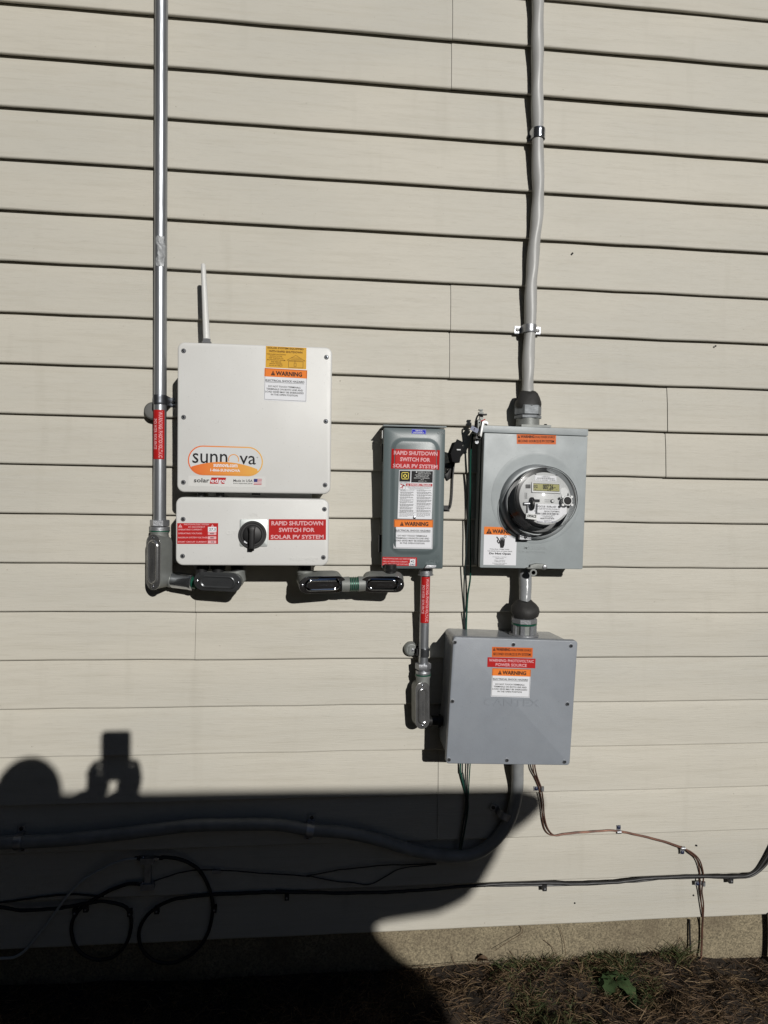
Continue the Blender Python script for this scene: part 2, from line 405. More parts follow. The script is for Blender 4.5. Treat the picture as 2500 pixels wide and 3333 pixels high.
# ================================================================== THE HOUSE WALL
S = .127; T = .014
wall = thing('house_wall', 'beige vinyl clapboard wall of the house behind all the electrical boxes', 'wall', (0, 0, 0))
X0, X1 = -3.2, 3.6
seamx = {1: [wp(1473, 150, T).x], 3: [], 5: [], 7: [wp(1467, 1090, T).x], 9: [wp(2173, 1410, T).x], 11: [], 13: [wp(636, 2060, T).x], 15: [],
         17: [wp(1425, 2640, T).x], 19: []}
rs = random.Random(3)
def siding_panel(kbot, xa, xb, proud, ends):
    # two courses of one moulded strip, bottom butt of the lower one on line kbot; small sag makes the butts run unevenly
    z0 = (19-kbot)*S; b = MB(); n = max(2, int((xb-xa)/.12)); prof = []
    sags = [rs.uniform(-.0009, .0009) for _ in range(n+1)]; dep = [rs.uniform(-.0008, .0008) for _ in range(n+1)]
    loops = []
    for i in range(n+1):
        x = xa+(xb-xa)*i/n; e = sags[i]; g = dep[i]; o = -proud
        L = []
        for base in (0, S):
            zb = z0+base
            L += [(x, o+.001, zb+.004+e*.3),
                  (x, o-T+.0042+g, zb+e), (x, o-T+.0022+g, zb+.0005+e), (x, o-T+.0006+g, zb+.0019+e), (x, o-T-.0002+g, zb+.0042+e), (x, o-T+.0006+g, zb+.010+e), (x, o-T*.76+g*.8, zb+S*.32), (x, o-T*.65+g*.7, zb+S*.46), (x, o-T*.575+g*.6, zb+S*.58), (x, o-T*.33+g*.3, zb+S*.77), (x, o+.0005, zb+S+.003)]
        loops.append([Vector(q) for q in L if q])
    b.loft(loops, M_SID, False, False, closed=False)
    # end returns so that a lapped end has an edge
    for L in (loops[0], loops[-1]):
        back = [q+Vector((0, .0022, 0)) for q in L]; b.loft([L, back], M_SID, False, False, closed=False)
    return build('siding_panel', b, wall, False, 25)
# the wall behind the laps
bb = MB(); bb.box(((X0+X1)/2, .035, 1.3), (X1-X0, .05, 2.72), M_SID); build('backing_board', bb, wall)
for kb in range(-1, 20, 2):
    cuts = [X0]+sorted(seamx.get(kb, []))+[X1]
    for i in range(len(cuts)-1):
        proud = .0016*(i % 2)+rs.uniform(0, .0004)
        siding_panel(kb, cuts[i]-(.012 if i else 0)+(.012 if i else 0), cuts[i+1]+(-.0011 if i < len(cuts)-2 else 0), proud, None)
# nail holes and little specks of damage seen on the boards
b = MB()
for q in ((2268, 2753), (2258, 2915), (1864, 824), (2330, 1126), (1871, 2940)):
    p = wp(*q, T*.75); b.lathe(p+Vector((0, .002, 0)), (0, -1, 0), [(0, .0026), (.0022, .0024), (.0026, .0012)], M_INK, 8)
build('nail_hole', b, wall)['kind'] = 'stuff'

fd = MB(); zt = .03
n = 60
GP = [(wp(px, py, 0).x, wp(px, py, 0).z) for px, py in ((-400, 3215), (600, 3190), (1250, 3158), (1480, 3142), (1620, 3136), (1760, 3126), (1900, 3118), (2100, 3100), (2210, 3100), (2330, 3122), (2430, 3120), (2520, 3110), (2900, 3100))]
def gz(x):
    if x <= GP[0][0]: return GP[0][1]
    for (xa, za), (xb, zb) in zip(GP, GP[1:]):
        if x <= xb: return za+(zb-za)*(x-xa)/(xb-xa)
    return GP[-1][1]
fd.box(((X0+X1)/2, .05, -.35), (X1-X0, .1, .75), M_CONC)
tag(build('foundation_wall', fd), 'low strip of sandy concrete foundation under the clapboards', 'wall')

# ================================================================== GROUND
g = MB(); nx, ny = 90, 50; xs = [-60, -20, -8, -4]+[-2.2+4.6*i/nx for i in range(nx+1)]+[5, 9, 20, 60]
ys = [.06, 0]+[-.012*i for i in range(1, 40)]+[-.6, -.9, -1.4, -2.2, -3.2, -5, -8, -14, -30, -80]
rg = random.Random(5)
def ground_h(x, y):
    dist = max(0, -y)
    return gz(x) - .075*min(dist, 3.5) + (.010*math.sin(x*31+y*17)*min(1, dist*12)+.007*math.sin(x*57-y*43)*min(1, dist*12)+.018*math.sin(x*11+1)*math.sin(y*26+x*5)*min(1, dist*8))*(1 if dist < 1 else 0)
vs = [(x, y, ground_h(max(-2.5, min(2.5, x)), y)+(rg.uniform(-.004, .004) if y > -.5 else 0)) for y in ys for x in xs]; W_ = len(xs)
g.add(vs, [(j*W_+i, j*W_+i+1, (j+1)*W_+i+1, (j+1)*W_+i) for j in range(len(ys)-1) for i in range(W_-1)], M_SOIL)
go = build('ground', g); tag(go, 'dark soil of the yard along the foot of the wall', kind='structure')
M_LAWN = None

def leafmat(name, c, c2, t=.3):
    m = mat(name, c, .6, noise=.5, nscale=9, col2=c2, spec=.2)
    m.node_tree.nodes['Principled BSDF'].inputs['Subsurface Weight'].default_value = 0
    return m
M_G1 = leafmat('green_grass', (.042, .060, .022), (.085, .085, .036)); M_G2 = leafmat('straw', (.22, .155, .085), (.08, .05, .03)); M_G3 = leafmat('weed_leaf', (.030, .055, .020), (.05, .08, .032))
M_G4 = leafmat('brown_litter', (.065, .04, .024), (.12, .078, .046))
def blade(b, p, d, L, w_, bend, m):
    d = Vector(d).normalized(); side = d.cross(Vector((rg.uniform(-1, 1), rg.uniform(-1, 1), .2))).normalized()*w_
    k = Vector(bend); P = [p, p+d*L*.45+k*L*.15, p+d*L*.8+k*L*.5, p+d*L+k*L]
    b.add([P[0]-side, P[0]+side, P[1]-side*.9, P[1]+side*.9, P[2]-side*.55, P[2]+side*.55, P[3]], [(0, 1, 3, 2), (2, 3, 5, 4), (4, 5, 6)], m)
gxr = lambda: rg.uniform(-1.15, 1.35)
def green_density(x, y):
    v = .42+.4*math.sin(x*6.2+2.1)*math.cos(y*11+.6)+.35*math.sin(x*17+y*13)
    for cx, s_, a in ((wp(1780, 3200, .15).x, .15, .55), (wp(2010, 3180, .1).x, .10, .5), (wp(1450, 3250, .2).x, .12, .25)): v += a*math.exp(-((x-cx)/s_)**2)
    v -= .6*math.exp(-((x-wp(2300, 3220, .15).x)/.16)**2); return v-.75
b = MB(); nb = 0
while nb < 17000:
    x = gxr(); y = -(rg.random()**.85)*.62-.004
    if rg.random() > green_density(x, y)+.10: continue
    p = Vector((x, y, ground_h(x, y)-.004)); a = rg.uniform(0, 6.28); t = rg.uniform(.2, 1.2)
    blade(b, p, (math.cos(a)*t, math.sin(a)*t, 1), rg.uniform(.014, .05)*(.6+.8*max(0, min(1, green_density(x, y)))), rg.uniform(.0005, .0013), (math.cos(a)*.3, math.sin(a)*.3, -rg.uniform(.1, .5)), M_G1 if rg.random() < .72 else M_G2); nb += 1
tag(build('grass', b, None, False, 0), 'short green grass growing through the thatch at the wall', 'grass', kind='stuff')
b = MB(); nb = 0
while nb < 52000:
    x = gxr(); y = -(rg.random()**.8)*.66-.003
    p = Vector((x, y, ground_h(x, y)+rg.uniform(-.002, .010))); a = rg.uniform(0, 6.28)
    blade(b, p, (math.cos(a), math.sin(a), rg.uniform(-.15, .55)), rg.uniform(.012, .05), rg.uniform(.0004, .0010), (math.sin(a)*rg.uniform(-.4, .4), math.cos(a)*rg.uniform(-.4, .4), rg.uniform(-.4, .1)), M_G2 if rg.random() < .42 else M_G4); nb += 1
tag(build('dead_grass', b, None, False, 0), 'matted brown dead grass and clippings lying on the soil', 'grass', kind='stuff')
# taller tufts against the foundation
def tuft(px, py, n_, h, label, spread=.035, mats=(M_G1, M_G2)):
    p0 = wp(px, py, .02); b = MB()
    for i in range(n_):
        x = p0.x+rg.gauss(0, spread); y = -.012-abs(rg.gauss(0, .018)); a = rg.uniform(0, 6.28)
        blade(b, Vector((x, y, ground_h(x, y)-.004)), (math.cos(a)*.5, math.sin(a)*.3-.1, 1), h*rg.uniform(.45, 1.1), .0009, (math.cos(a)*.45, -.1, -.25), mats[rg.random() < .35])
    tag(build('grass_tuft', b, None, False, 0), label, 'grass tuft', 'grass tufts growing against the foundation')
tuft(2190, 3105, 110, .085, 'dark green grass tuft left of the thin black cable on the foundation', .032)
tuft(1690, 3130, 110, .06, 'spiky grass tuft against the foundation nearest the curved grey cable', .04)
tuft(1780, 3125, 70, .055, 'wispy brown and green tuft on the foundation, middle of the lit stretch', .04)
tuft(1330, 3160, 50, .04, 'low dry tuft where the big shadow meets the foundation', .05, (M_G4, M_G2))
tuft(1960, 3110, 60, .045, 'short tuft below the middle of the sandy foundation, beside the broad leaves', .03)
for kk in (4, 7, 8): pass
# long dry stalks leaning on the concrete
b = MB()
for pts in ([(1690, 3010), (1700, 3035), (1655, 3065), (1610, 3095)], [(1820, 3020), (1835, 3060), (1842, 3110)], [(1470, 3105), (1478, 3130), (1492, 3150)], [(1555, 3105), (1575, 3125), (1580, 3150)],
            [(1660, 3095), (1675, 3115), (1690, 3140)], [(1770, 3060), (1800, 3085), (1815, 3120)], [(2215, 3050), (2238, 3085), (2252, 3125)], [(1230, 3140), (1330, 3148), (1500, 3136), (1640, 3132), (1780, 3140)]):
    b.tube(spline([wp(x, y, .006+.004*i) for i, (x, y) in enumerate(pts)], 5), .0008, M_G4, 5)
tag(build('dry_stalks', b), 'thin dry stalks leaning on the sandy foundation', 'stalks', kind='stuff')

def weed(cx, cy, d0, leaves, label):
    p0 = wp(cx, cy, d0); p0.z = ground_h(p0.x, -d0)
    t = thing('broadleaf_weed', label, 'weed', p0, 0, 'broad leaved weeds in the grass'); cnt = 0
    for ang, L, wd, lift in leaves:
        b = MB(); a = R(ang); dr = Vector((math.cos(a), math.sin(a)*.8, lift)).normalized(); sd = Vector((-math.sin(a), math.cos(a), 0)); n_ = 9; L0 = []; L1 = []; Lc = []
        for i in range(n_+1):
            u = i/n_; lob = math.sin(math.pi*u**.8)**.8*(1+.28*math.sin(u*22)); c = p0+dr*L*(u*1.0+.12)+Vector((0, 0, .012-.03*u*u+.006))
            Lc.append(c); hw = wd*lob+.0008; L0.append(c-sd*hw+Vector((0, 0, .005*lob))); L1.append(c+sd*hw+Vector((0, 0, .005*lob)))
        b.loft([L0, Lc, L1], M_G3, False, False, closed=False)
        b.tube([p0, p0+dr*L*.12+Vector((0, 0, .014)), Lc[4]], .0009, M_G1, 5)
        build('leaf', b, t, False, 60)
weed(2000, 3165, .09, [(200, .05, .016, .25), (235, .06, .017, .2), (300, .065, .019, .1), (340, .05, .015, .2), (100, .035, .014, .5), (20, .045, .015, .4), (150, .04, .014, .3)], 'leafy green weed with the broadest leaves, in front of the foundation')
weed(2080, 3245, .15, [(250, .045, .013, .15), (290, .06, .016, .1), (330, .055, .017, .1), (200, .035, .012, .2)], 'smaller broad-leaved weed right below the broadest one, nearer the viewer')
# curled fallen leaf
b = MB(); p = wp(1570, 3135, .012); p.z = ground_h(p.x, -.012)+.006; L = []
for i in range(7):
    u = i/6; c = p+Vector((.03*(u-.5), -.01*math.sin(u*3), .012+.012*math.sin(u*3.1))); hw = .009*math.sin(math.pi*max(.05, min(.95, u)))
    L.append([c+Vector((0, -hw, .004)), c+Vector((0, 0, -.003)), c+Vector((0, hw, .006))])
b.loft(L, M_G4, False, False, closed=False)
tag(build('fallen_leaf', b), 'curled brown fallen leaf lying against the foundation', 'leaf')

# ================================================================== ELECTRICAL BOXES
def Z(ox, oy, sc): return lambda x, y: (ox+x/sc, oy+y/sc)
Z1 = Z(450, 1050, 2.37); Z2 = Z(450, 1600, 2.37); Z3 = Z(1150, 1300, 3.4025); Z4 = Z(1500, 1250, 3.402); Z5 = Z(1300, 1850, 2.552)
Z6 = Z(0, 2350, 1.659); Z7 = Z(900, 2450, 1.8433); Z8 = Z(1600, 2450, 1.8433)

# ---- inverter ------------------------------------------------------------
D = .178
fu = Face(Z1(303, 150), Z1(1498, 190), Z1(1485, 1325), Z1(303, 1305), D)
fl = Face(Z2(298, 42), Z2(1480, 65), Z2(1473, 580), Z2(295, 570), D)
inv = thing('inverter', 'white two-box solar inverter with black rotary switch and antenna', 'inverter', fu.loc, fu.roll)
up = lambda x, y, d=None: fu.p(*Z1(x, y), d); lo = lambda x, y, d=None: fu.p(*Z2(x, y), d)
b = MB(); b.plate(rrect(0, fu.h/2, fu.w-.010, fu.h-.010, .012), -.02, -D+.045, M_WHITE); build('upper_housing', b, inv, True)
b = MB(); b.plate(rrect(0, fu.h/2, fu.w, fu.h, .0165, 8), -D+.05, -D, M_WHITE, .004); build('upper_cover', b, inv, True)
lc = fu.p(*[ (Z2(298, 42)[i]+Z2(1473, 580)[i])/2 for i in (0, 1)])
b = MB(); b.plate(rrect(lc[0], lc[1], fl.w-.010, fl.h-.010, .014), -.02, -D+.045, M_WHITE); build('lower_housing', b, inv, True)
b = MB(); b.plate(rrect(lc[0], lc[1], fl.w, fl.h, .0175, 8), -D+.05, -D, M_WHITE, .004); build('lower_cover', b, inv, True)
gap_mid = (0 + lc[1]+fl.h/2)/2
b = MB(); b.box((.008, -.07, gap_mid), (fu.w*.70, .10, .034), M_WHITE); build('joining_bridge', b, inv, True)
b = MB(); x, z = up(903, 1318); b.box((x, -D+.02, z-.001), (.02, .012, .006), M_INK); build('latch_slot', b, inv, True)
for q in ((465, 25), (615, 25)):
    x, z = lo(*q); b = MB(); b.cyl((x, -.142, gap_mid+.02), (x, -.142, gap_mid-.02), .010, M_BLACK); build('inner_cable_gland', b, inv, True)
screws(inv, [up(*q) for q in ((350, 218), (1452, 267), (350, 730), (1447, 762), (348, 1232), (1441, 1253))]+[lo(*q) for q in ((346, 213), (1436, 136), (342, 498), (1428, 508))], .0046, D)
# antenna
b = MB(); zf = Z(0, 0, 1.3272)
a0 = wp(*zf(893, 1470), .10); a1 = wp(*zf(878, 1140), .085)
b.lathe(a0+Vector((0, 0, -.008)), (0, 0, 1), [(0, .0125), (.004, .0125), (.005, .010), (.011, .010)], M_ZINC, 6)
b.tube([a0, a0+(a1-a0)*.5, a0+(a1-a0)*.9, a0+(a1-a0)*.985, a1], [.0088, .0075, .0062, .0058, .0035], M_WHITE, 14)
build('antenna', b, inv)
# labels on the upper cover
s = Sticker([up(985, 180), up(1298, 195), up(1296, 360), up(982, 345)], D).bg(M_YEL)
s.text('SOLAR SYSTEM EQUIPPED', .04, .035, .93, .13, M_BRN, 1.2); s.text('WITH RAPID SHUTDOWN', .08, .185, .90, .28, M_BRN, 1.2)
for i, (t, a, c) in enumerate((('TURN RAPID SHUTDOWN', .02, .49), ('SWITCH TO THE', .1, .40), ('"OFF" POSITION TO', .07, .43), ('SHUTDOWN PV SYSTEM', .03, .48), ('AND REDUCE', .13, .38), ('SHOCK HAZARD', .1, .41), ('IN SOLAR ARRAY', .09, .42))):
    s.text(t, a, .345+i*.088, c, .345+i*.088+.055, M_BRN, .4)
def line(s, a, c, wd, m):
    a = Vector(a); c = Vector(c); n_ = (c-a).normalized(); n_ = Vector((-n_.y, n_.x*1.6))*wd; s.poly([a-n_, c-n_, c+n_, a+n_], m)
for a, c in (((.52, .62), (.74, .38)), ((.74, .38), (.97, .62)), ((.52, .62), (.97, .62)), ((.56, .66), (.92, .66)), ((.56, .66), (.56, .95)), ((.92, .66), (.92, .95)), ((.56, .95), (.92, .95)), ((.62, .5), (.86, .5)), ((.62, .56), (.88, .56)),
             ((.70, .74), (.70, .9)), ((.75, .74), (.75, .9)), ((.70, .74), (.75, .74)), ((.70, .9), (.75, .9)), ((.72, .74), (.72, .62))): line(s, a, c, .004, M_BRN)
s.done('shutdown_notice', inv, 'amber solar system rapid shutdown notice')
warning_sticker([up(975, 350), up(1304, 368), up(1298, 614), up(968, 598)], D, inv)
# oval company label
tl, tr, br, bl = up(385, 945), up(962, 962), up(962, 1188), up(381, 1174)
s = Sticker([tl, tr, br, bl], D); o = rrect(.5, .5, 1, .97, .001)
def pill(k):  # rounded ends, in label units
    asp = .395; r = .5*asp-k; pts = []
    for cx, a0 in ((1-.5*asp, -90), (.5*asp, 90)):
        for i in range(17):
            a = R(a0+180*i/16); pts.append((cx+r*math.cos(a), .5+(r/asp)*math.sin(a)))
    return pts
s.poly(pill(0), M_LOGO, .0004); s.poly(pill(.016), M_LBG, .0006)
# lower orange hill, clipped to the inner outline
ip = pill(.016); arc = lambda u: .50+.42*(abs(u-.47)/.5)**2*.62+.035
hill = [(u, v) for u, v in ip if v > arc(u)]
hill.sort(key=lambda q: math.atan2(q[1]-.8, q[0]-.5))
top = [(u/40, arc(u/40)) for u in range(1, 40)]
def inside(u, v):
    for i in range(len(ip)):
        a, c = ip[i-1], ip[i]
        if (c[0]-a[0])*(v-a[1])-(c[1]-a[1])*(u-a[0]) < 0: return False
    return True
top = [q for q in top if inside(*q)]
s.poly([q for q in top]+[q for q in sorted(hill, key=lambda q: -q[0] if q[1] > .5 else 9) if q[1] > arc(q[0])], M_LOGO, .0010)
s.text('sunn', .06, .26, .525, .60, M_INK, .2, .0008); s.text('va', .685, .30, .905, .60, M_INK, .2, .0008)
cx, cz = .607, .445
for i in range(20):
    a0 = math.pi*1.0*(i/20)*1.25-.39; a1 = math.pi*((i+1)/20)*1.25-.39
    P = lambda a, r: (cx+math.cos(a)*r*.395*.42, cz-math.sin(a)*r*.42)
    s.poly([P(a0, .44), P(a1, .44), P(a1, .37), P(a0, .37)], M_LOGO, .0008)
s.text('\u00ae', .915, .33, .935, .375, M_INK, 0)
s.text('sunnova.com', .34, .61, .66, .71, M_LBW, 1.2, .0013); s.text('1-866-SUNNOVA', .30, .77, .695, .865, M_LBW, 1.2, .0013)
s.done('oval_company_label', inv, 'orange rimmed oval company label')
s = Sticker([up(388, 1182), up(985, 1190), up(980, 1272), up(386, 1262)], D).bg(M_WHITE, .0002)
s.text('solar', .07, .20, .27, .62, M_INK, .8)
s.poly([(.295, .12), (.485, .12), (.465, .72), (.275, .72)], M_RED, .0005); s.text('edge', .29, .22, .475, .73, M_LBW, .8)
s.text('Made in USA', .58, .27, .83, .51, M_INK, .4); s.text('from imported parts', .58, .58, .83, .74, M_INK, .3)
for i in range(9): s.rect(.845, .20+i*.062, .95, .20+i*.062+.062, M_RED if i % 2 == 0 else M_LBW, .0005)
s.rect(.845, .20, .893, .50, M_NAVY, .0007)
s.done('maker_label', inv, 'maker name and country of manufacture label')
# labels on the lower cover
rapid_sticker([lo(1008, 213), lo(1449, 214), lo(1448, 372), lo(1006, 374)], D, inv)
s = Sticker([lo(301, 243), lo(617, 243), lo(616, 404), lo(300, 404)], D).bg(M_RED)
s.tri(.075, .04, .10, .17, M_PINK, M_RED); s.tri(.86, .05, .08, .14, M_PINK, M_RED)
s.text('PHOTOVOLTAIC SYSTEM', .165, .03, .775, .105, M_PINK, .8); s.text('DC DISCONNECT', .27, .15, .68, .225, M_PINK, .8)
for t, v, e in (('OPERATING CURRENT:', .275, .61), ('OPERATING VOLTAGE:', .455, .61), ('MAXIMUM SYSTEM VOLTAGE:', .655, .745), ('SHORT CIRCUIT CURRENT:', .86, .73)): s.text(t, .02, v, e, v+.075, M_PINK, .9)
for v, t in ((.43, '400'), (.635, '480'), (.835, '15')):
    s.rect(.75, v, .955, v+.14, M_PINK); s.text(t, .80 if len(t) == 3 else .83, v+.035, .90, v+.105, M_INK, .9)
s.rect(.75, .18, .96, .42, M_LBW, .0009); s.text('27.3', .78, .24, .94, .36, M_INK, .3, .0011)
s.done('disconnect_rating_label', inv, 'red photovoltaic system DC disconnect rating label')
# embossed words
def embossed(t, quad, parent, m, dep, h=.0011, name='embossed_lettering', bold=.6):
    vs, fs = text_mesh(t, bold); mb = MB(); q = [Vector(a) for a in quad]
    A = []
    for a, v in vs:
        v = 1-v; p = (q[0]*(1-a)+q[1]*a)*(1-v)+(q[3]*(1-a)+q[2]*a)*v; A.append(p)
    nV = len(A); top = [Vector((p.x, -dep-h, p.y)) for p in A]; bot = [Vector((p.x, -dep+.0003, p.y)) for p in A]
    ec = {}
    for f in fs:
        for i in range(len(f)):
            e = (f[i], f[(i+1) % len(f)]); k = tuple(sorted(e)); ec[k] = None if k in ec else e
    side = [(e[0], e[1], e[1]+nV, e[0]+nV) for e in ec.values() if e]
    mb.add(top+bot, fs+side, m); return build(name, mb, parent, True, 30)
def q4(fn, x0, y0, x1, y1): return [fn(x0, y0), fn(x1, y0), fn(x1, y1), fn(x0, y1)]
embossed('ON', q4(lo, 865, 160, 920, 190), inv, M_WHITE, D); embossed('OFF', q4(lo, 678, 303, 762, 333), inv, M_WHITE, D)
embossed('solar', q4(lo, 1168, 497, 1278, 530), inv, M_WHITE, D); embossed('edge', q4(lo, 1288, 497, 1392, 537), inv, M_WHITE, D)
# rotary switch
cx, cz = lo(884, 330); sc = 1/2.37*(1.804-D)/FPX
b = MB(); pc = lo(892, 318); b.plate(rrect(pc[0], pc[1], 210*sc, 208*sc, .004), -D+.001, -D-.0022, M_SILV, .0006); rp = build('switch_plate', b, inv, True)
b = MB(); c = (cx, -D-.002, cz); r = 104*sc
b.lathe(c, (0, -1, 0), [(0, r), (.006, r), (.008, r*.97), (.008, r*.86), (.004, r*.83), (.004, r*.70), (.011, r*.66), (.012, r*.62), (.012, .001)], M_BLACK, 48)
b.poly = None; z0 = cz-r
b.box((cx-4*sc, -D-.005, z0-4*sc), (34*sc, .006, 22*sc), M_BLACK); dial = build('switch_dial', b, inv, True)
b = MB(); o = [(cx+dx*sc, cz+dz*sc) for dx, dz in ((-18, -104), (18, -104), (20, 30), (26, 62), (-26, 62), (-20, 30))]
b.plate(o, -D-.012, -D-.030, M_BLACK, .003); build('switch_handle', b, dial, True)
b = MB(); b.box((cx-50*sc, -D-.0092, cz-58*sc), (26*sc, .0012, 12*sc), M_LBW, Matrix.Rotation(R(28), 4, 'Y')); build('white_mark', b, dial, True)
# cable glands beneath
for gx in (485, 612):
    b = MB(); p = wp(*Z2(gx, 580), .13); x = p.x
    pz = wp(*Z2(gx, 640), .13).z
    b.lathe((x, -.12, p.z+.012), (0, 0, -1), [(0, .0185), (.018, .0185), (.018, .0155), (p.z+.012-pz, .0145)], M_BLACK, 10); build('cable_gland', b, inv)

# ---- safety switch --------------------------------------------------------
D2 = .088
fs = Face(Z3(352, 318), Z3(1038, 322), Z3(978, 1882), Z3(310, 1868), D2)
sw = thing('safety_switch', 'green-grey safety switch box with red shutdown label and black side lever', 'switch box', fs.loc, fs.roll)
P3 = lambda x, y, d=None: fs.p(*Z3(x, y), d)
b = MB(); b.plate(rrect(0, fs.h/2, fs.w-.006, fs.h-.006, .003, 2), 0, -D2+.012, M_SW); build('enclosure_body', b, sw, True)
# door with its pressed raised panel
b = MB(); hw, hh = fs.w/2, fs.h
cc = [P3(*q) for q in ((425, 418), (975, 425), (930, 1730), (388, 1722))]; pcx = sum(q[0] for q in cc)/4; pcz = sum(q[1] for q in cc)/4
pw = (cc[1][0]-cc[0][0]+cc[2][0]-cc[3][0])/2; ph = (cc[0][1]-cc[3][1]+cc[1][1]-cc[2][1])/2
BV = .0125; HT = .0055; K = 8
outer = rrect(0, hh/2, fs.w, fs.h, .0035, K); mid = rrect(pcx, pcz, pw, ph, .032, K); inn = rrect(pcx, pcz, pw-2*BV, ph-2*BV, .021, K)
L = lambda o, y: [Vector((x, y, z)) for x, z in o]
m1 = inset(outer, .0015); mq = [inset(mid, BV*t) for t in (.2, .5, .8)]
b.loft([L(outer, -D2+.014), L(outer, -D2+.0015), L(m1, -D2), L(inset(mid, -.001), -D2), L(mq[0], -D2-HT*.15), L(mq[1], -D2-HT*.5), L(mq[2], -D2-HT*.88), L(inset(mid, BV), -D2-HT)], M_SW)
build('door', b, sw, True, 50)
def hf(x, z):
    dx = abs(x-pcx)-(pw/2-BV); dz = abs(z-pcz)-(ph/2-BV); d_ = max(dx, dz); return HT*(1-max(0, min(1, d_/BV)))
b = MB(); b.box((0, -D2/2-.002, fs.h+.0045), (fs.w+.004, D2+.005, .0025), M_SW); b.box((0, -D2-.0035, fs.h+.0052), (fs.w+.0045, .0012, .0038), M_SW); build('rain_hood', b, sw, True)
b = MB(); hx, hz = P3(662, 300, .02); b.plate([(hx-.042, fs.h-.01), (hx+.042, fs.h-.01), (hx+.036, fs.h+.008), (hx+.02, fs.h+.0125), (hx-.02, fs.h+.0125), (hx-.036, fs.h+.008)], -.02, -.045, M_SW, .003); build('hub_cover_plate', b, sw, True)
rapid_sticker([P3(425, 548), P3(958, 563), P3(950, 780), P3(418, 765)], D2, sw, hf, 24)
s = Sticker([P3(647, 328), P3(808, 335), P3(806, 388), P3(645, 380)], D2).bg(M_BLU); s.frame(.02, .06, .98, .94, .012, .04, M_LBW); s.text('SERVICE', .26, .18, .74, .45, M_LBW, 1); s.text('DISCONNECT', .13, .55, .86, .82, M_LBW, 1); s.done('service_disconnect_label', sw, 'small blue service disconnect label')
s = Sticker([P3(505, 784), P3(882, 790), P3(865, 1325), P3(487, 1318)], D2, hf, 8).bg(M_LBW)
s.rect(.015, .01, .335, .235, M_INK); s.rect(.36, .01, .99, .25, M_INK)
s.frame(.075, .04, .285, .185, .018, .013, M_GY, .0008); s.frame(.125, .075, .235, .155, .03, .018, M_GY, .0008); s.text('SQUARE D', .015, .243, .33, .262, M_INK, .6)
for i, (t, a, c) in enumerate((('GENERAL DUTY', .55, .92), ('SAFETY SWITCH', .55, .93), ('INTERRUPTOR DE', .47, .88), ('SEGURIDAD DE', .5, .86), ('SERVICIO GENERAL', .44, .90), ('60 A', .64, .73), ('240 Vac / V~', .57, .82))): s.text(t, a, .022+i*.031, c, .022+i*.031+.021, M_LBG, .3)
s.poly([(.51+.022*math.cos(k*.785), .033+.016*math.sin(k*.785)) for k in range(8)], M_LBG, .0008)
s.rect(.215, .272, .985, .325, M_RED); s.tri(.27, .28, .055, .035, M_LBW, M_RED, .0008); s.text('DANGER / PELIGRO', .33, .282, .95, .315, M_LBW, 1.5)
s.frame(.02, .272, .20, .395, .006, .004, M_INK)
for a, c, wd in (((.05, .285), (.13, .31), .006), ((.13, .31), (.17, .32), .006), ((.12, .335), (.05, .37), .006), ((.13, .34), (.10, .385), .006), ((.14, .30), (.12, .345), .012)): line(s, a, c, wd, M_RED)
line(s, (.14, .285), (.195, .335), .003, M_INK)
for i, t in enumerate(('HAZARD OF ELECTRIC SHOCK, EXPLOSION, OR ARC FLASH', 'PELIGRO DE DESCARGA ELECTRICA, EXPLOSION O', 'DESTELLO POR ARQUEO')): s.text(t, .23+i*.05, .335+i*.022, .97-i*.05-(.12 if i == 2 else 0), .335+i*.022+.013, M_INK, .2)
rr_ = random.Random(2)
for col_, (ua, ub) in enumerate(((.03, .46), (.52, .98))):
    v = .405; k = 0
    while v < .85:
        n_ = rr_.choice((2, 3, 3, 4)); s.rect(ua, v+.002, ua+.012, v+.008, M_INK)
        for j in range(n_):
            u = ua+.025; e = ub-(rr_.uniform(.05, .25) if j == n_-1 else rr_.uniform(0, .04))
            while u < e:
                l_ = rr_.uniform(.025, .07); s.rect(u, v, min(e, u+l_), v+.0065, M_INK); u += l_+.010
            v += .0145
        v += .010
s.rect(.01, .868, .985, .871, M_INK)
for col_, (ua, ub) in enumerate(((.05, .45), (.55, .95))):
    for j in range(4):
        u = ua
        while u < ub-(.2 if j == 3 else 0): l_ = rr_.uniform(.03, .08); s.rect(u, .882+j*.022, u+l_, .888+j*.022, M_INK); u += l_+.012
s.done('instruction_label', sw, 'white and black instruction label with red danger strip')
x, z = P3(673, 1307); b = MB(); b.lathe((x, -D2-HT, z), (0, -1, 0), [(0, .0042), (.001, .0042), (.003, .003), (.0034, .001)], M_CHROME, 16); build('label_rivet', b, sw, True)
warning_sticker([P3(450, 1328), P3(880, 1334), P3(872, 1655), P3(443, 1647)], D2, sw, hf, 10)
s = Sticker([P3(323, 1743), P3(705, 1750), P3(703, 1846), P3(318, 1838)], D2).bg(M_RED)
s.text('PHOTOVOLTAIC AC DISCONNECT', .02, .12, .97, .28, M_PINK, 1); s.text('MAX. AC OPERATING CURRENT:', .02, .45, .74, .61, M_PINK, .7); s.text('NOM. OPERATING AC VOLTAGE:', .02, .74, .74, .9, M_PINK, .7)
s.rect(.77, .66, .955, .97, M_LBG, .0007); s.text('240', .80, .74, .93, .92, M_NAVY, .3, .0009); s.rect(.80, .22, .955, .70, M_LBW, .001); s.text('42', .82, .33, .93, .6, M_INK, .4, .0012); s.done('disconnect_rating_label', sw, 'red photovoltaic AC disconnect rating label')
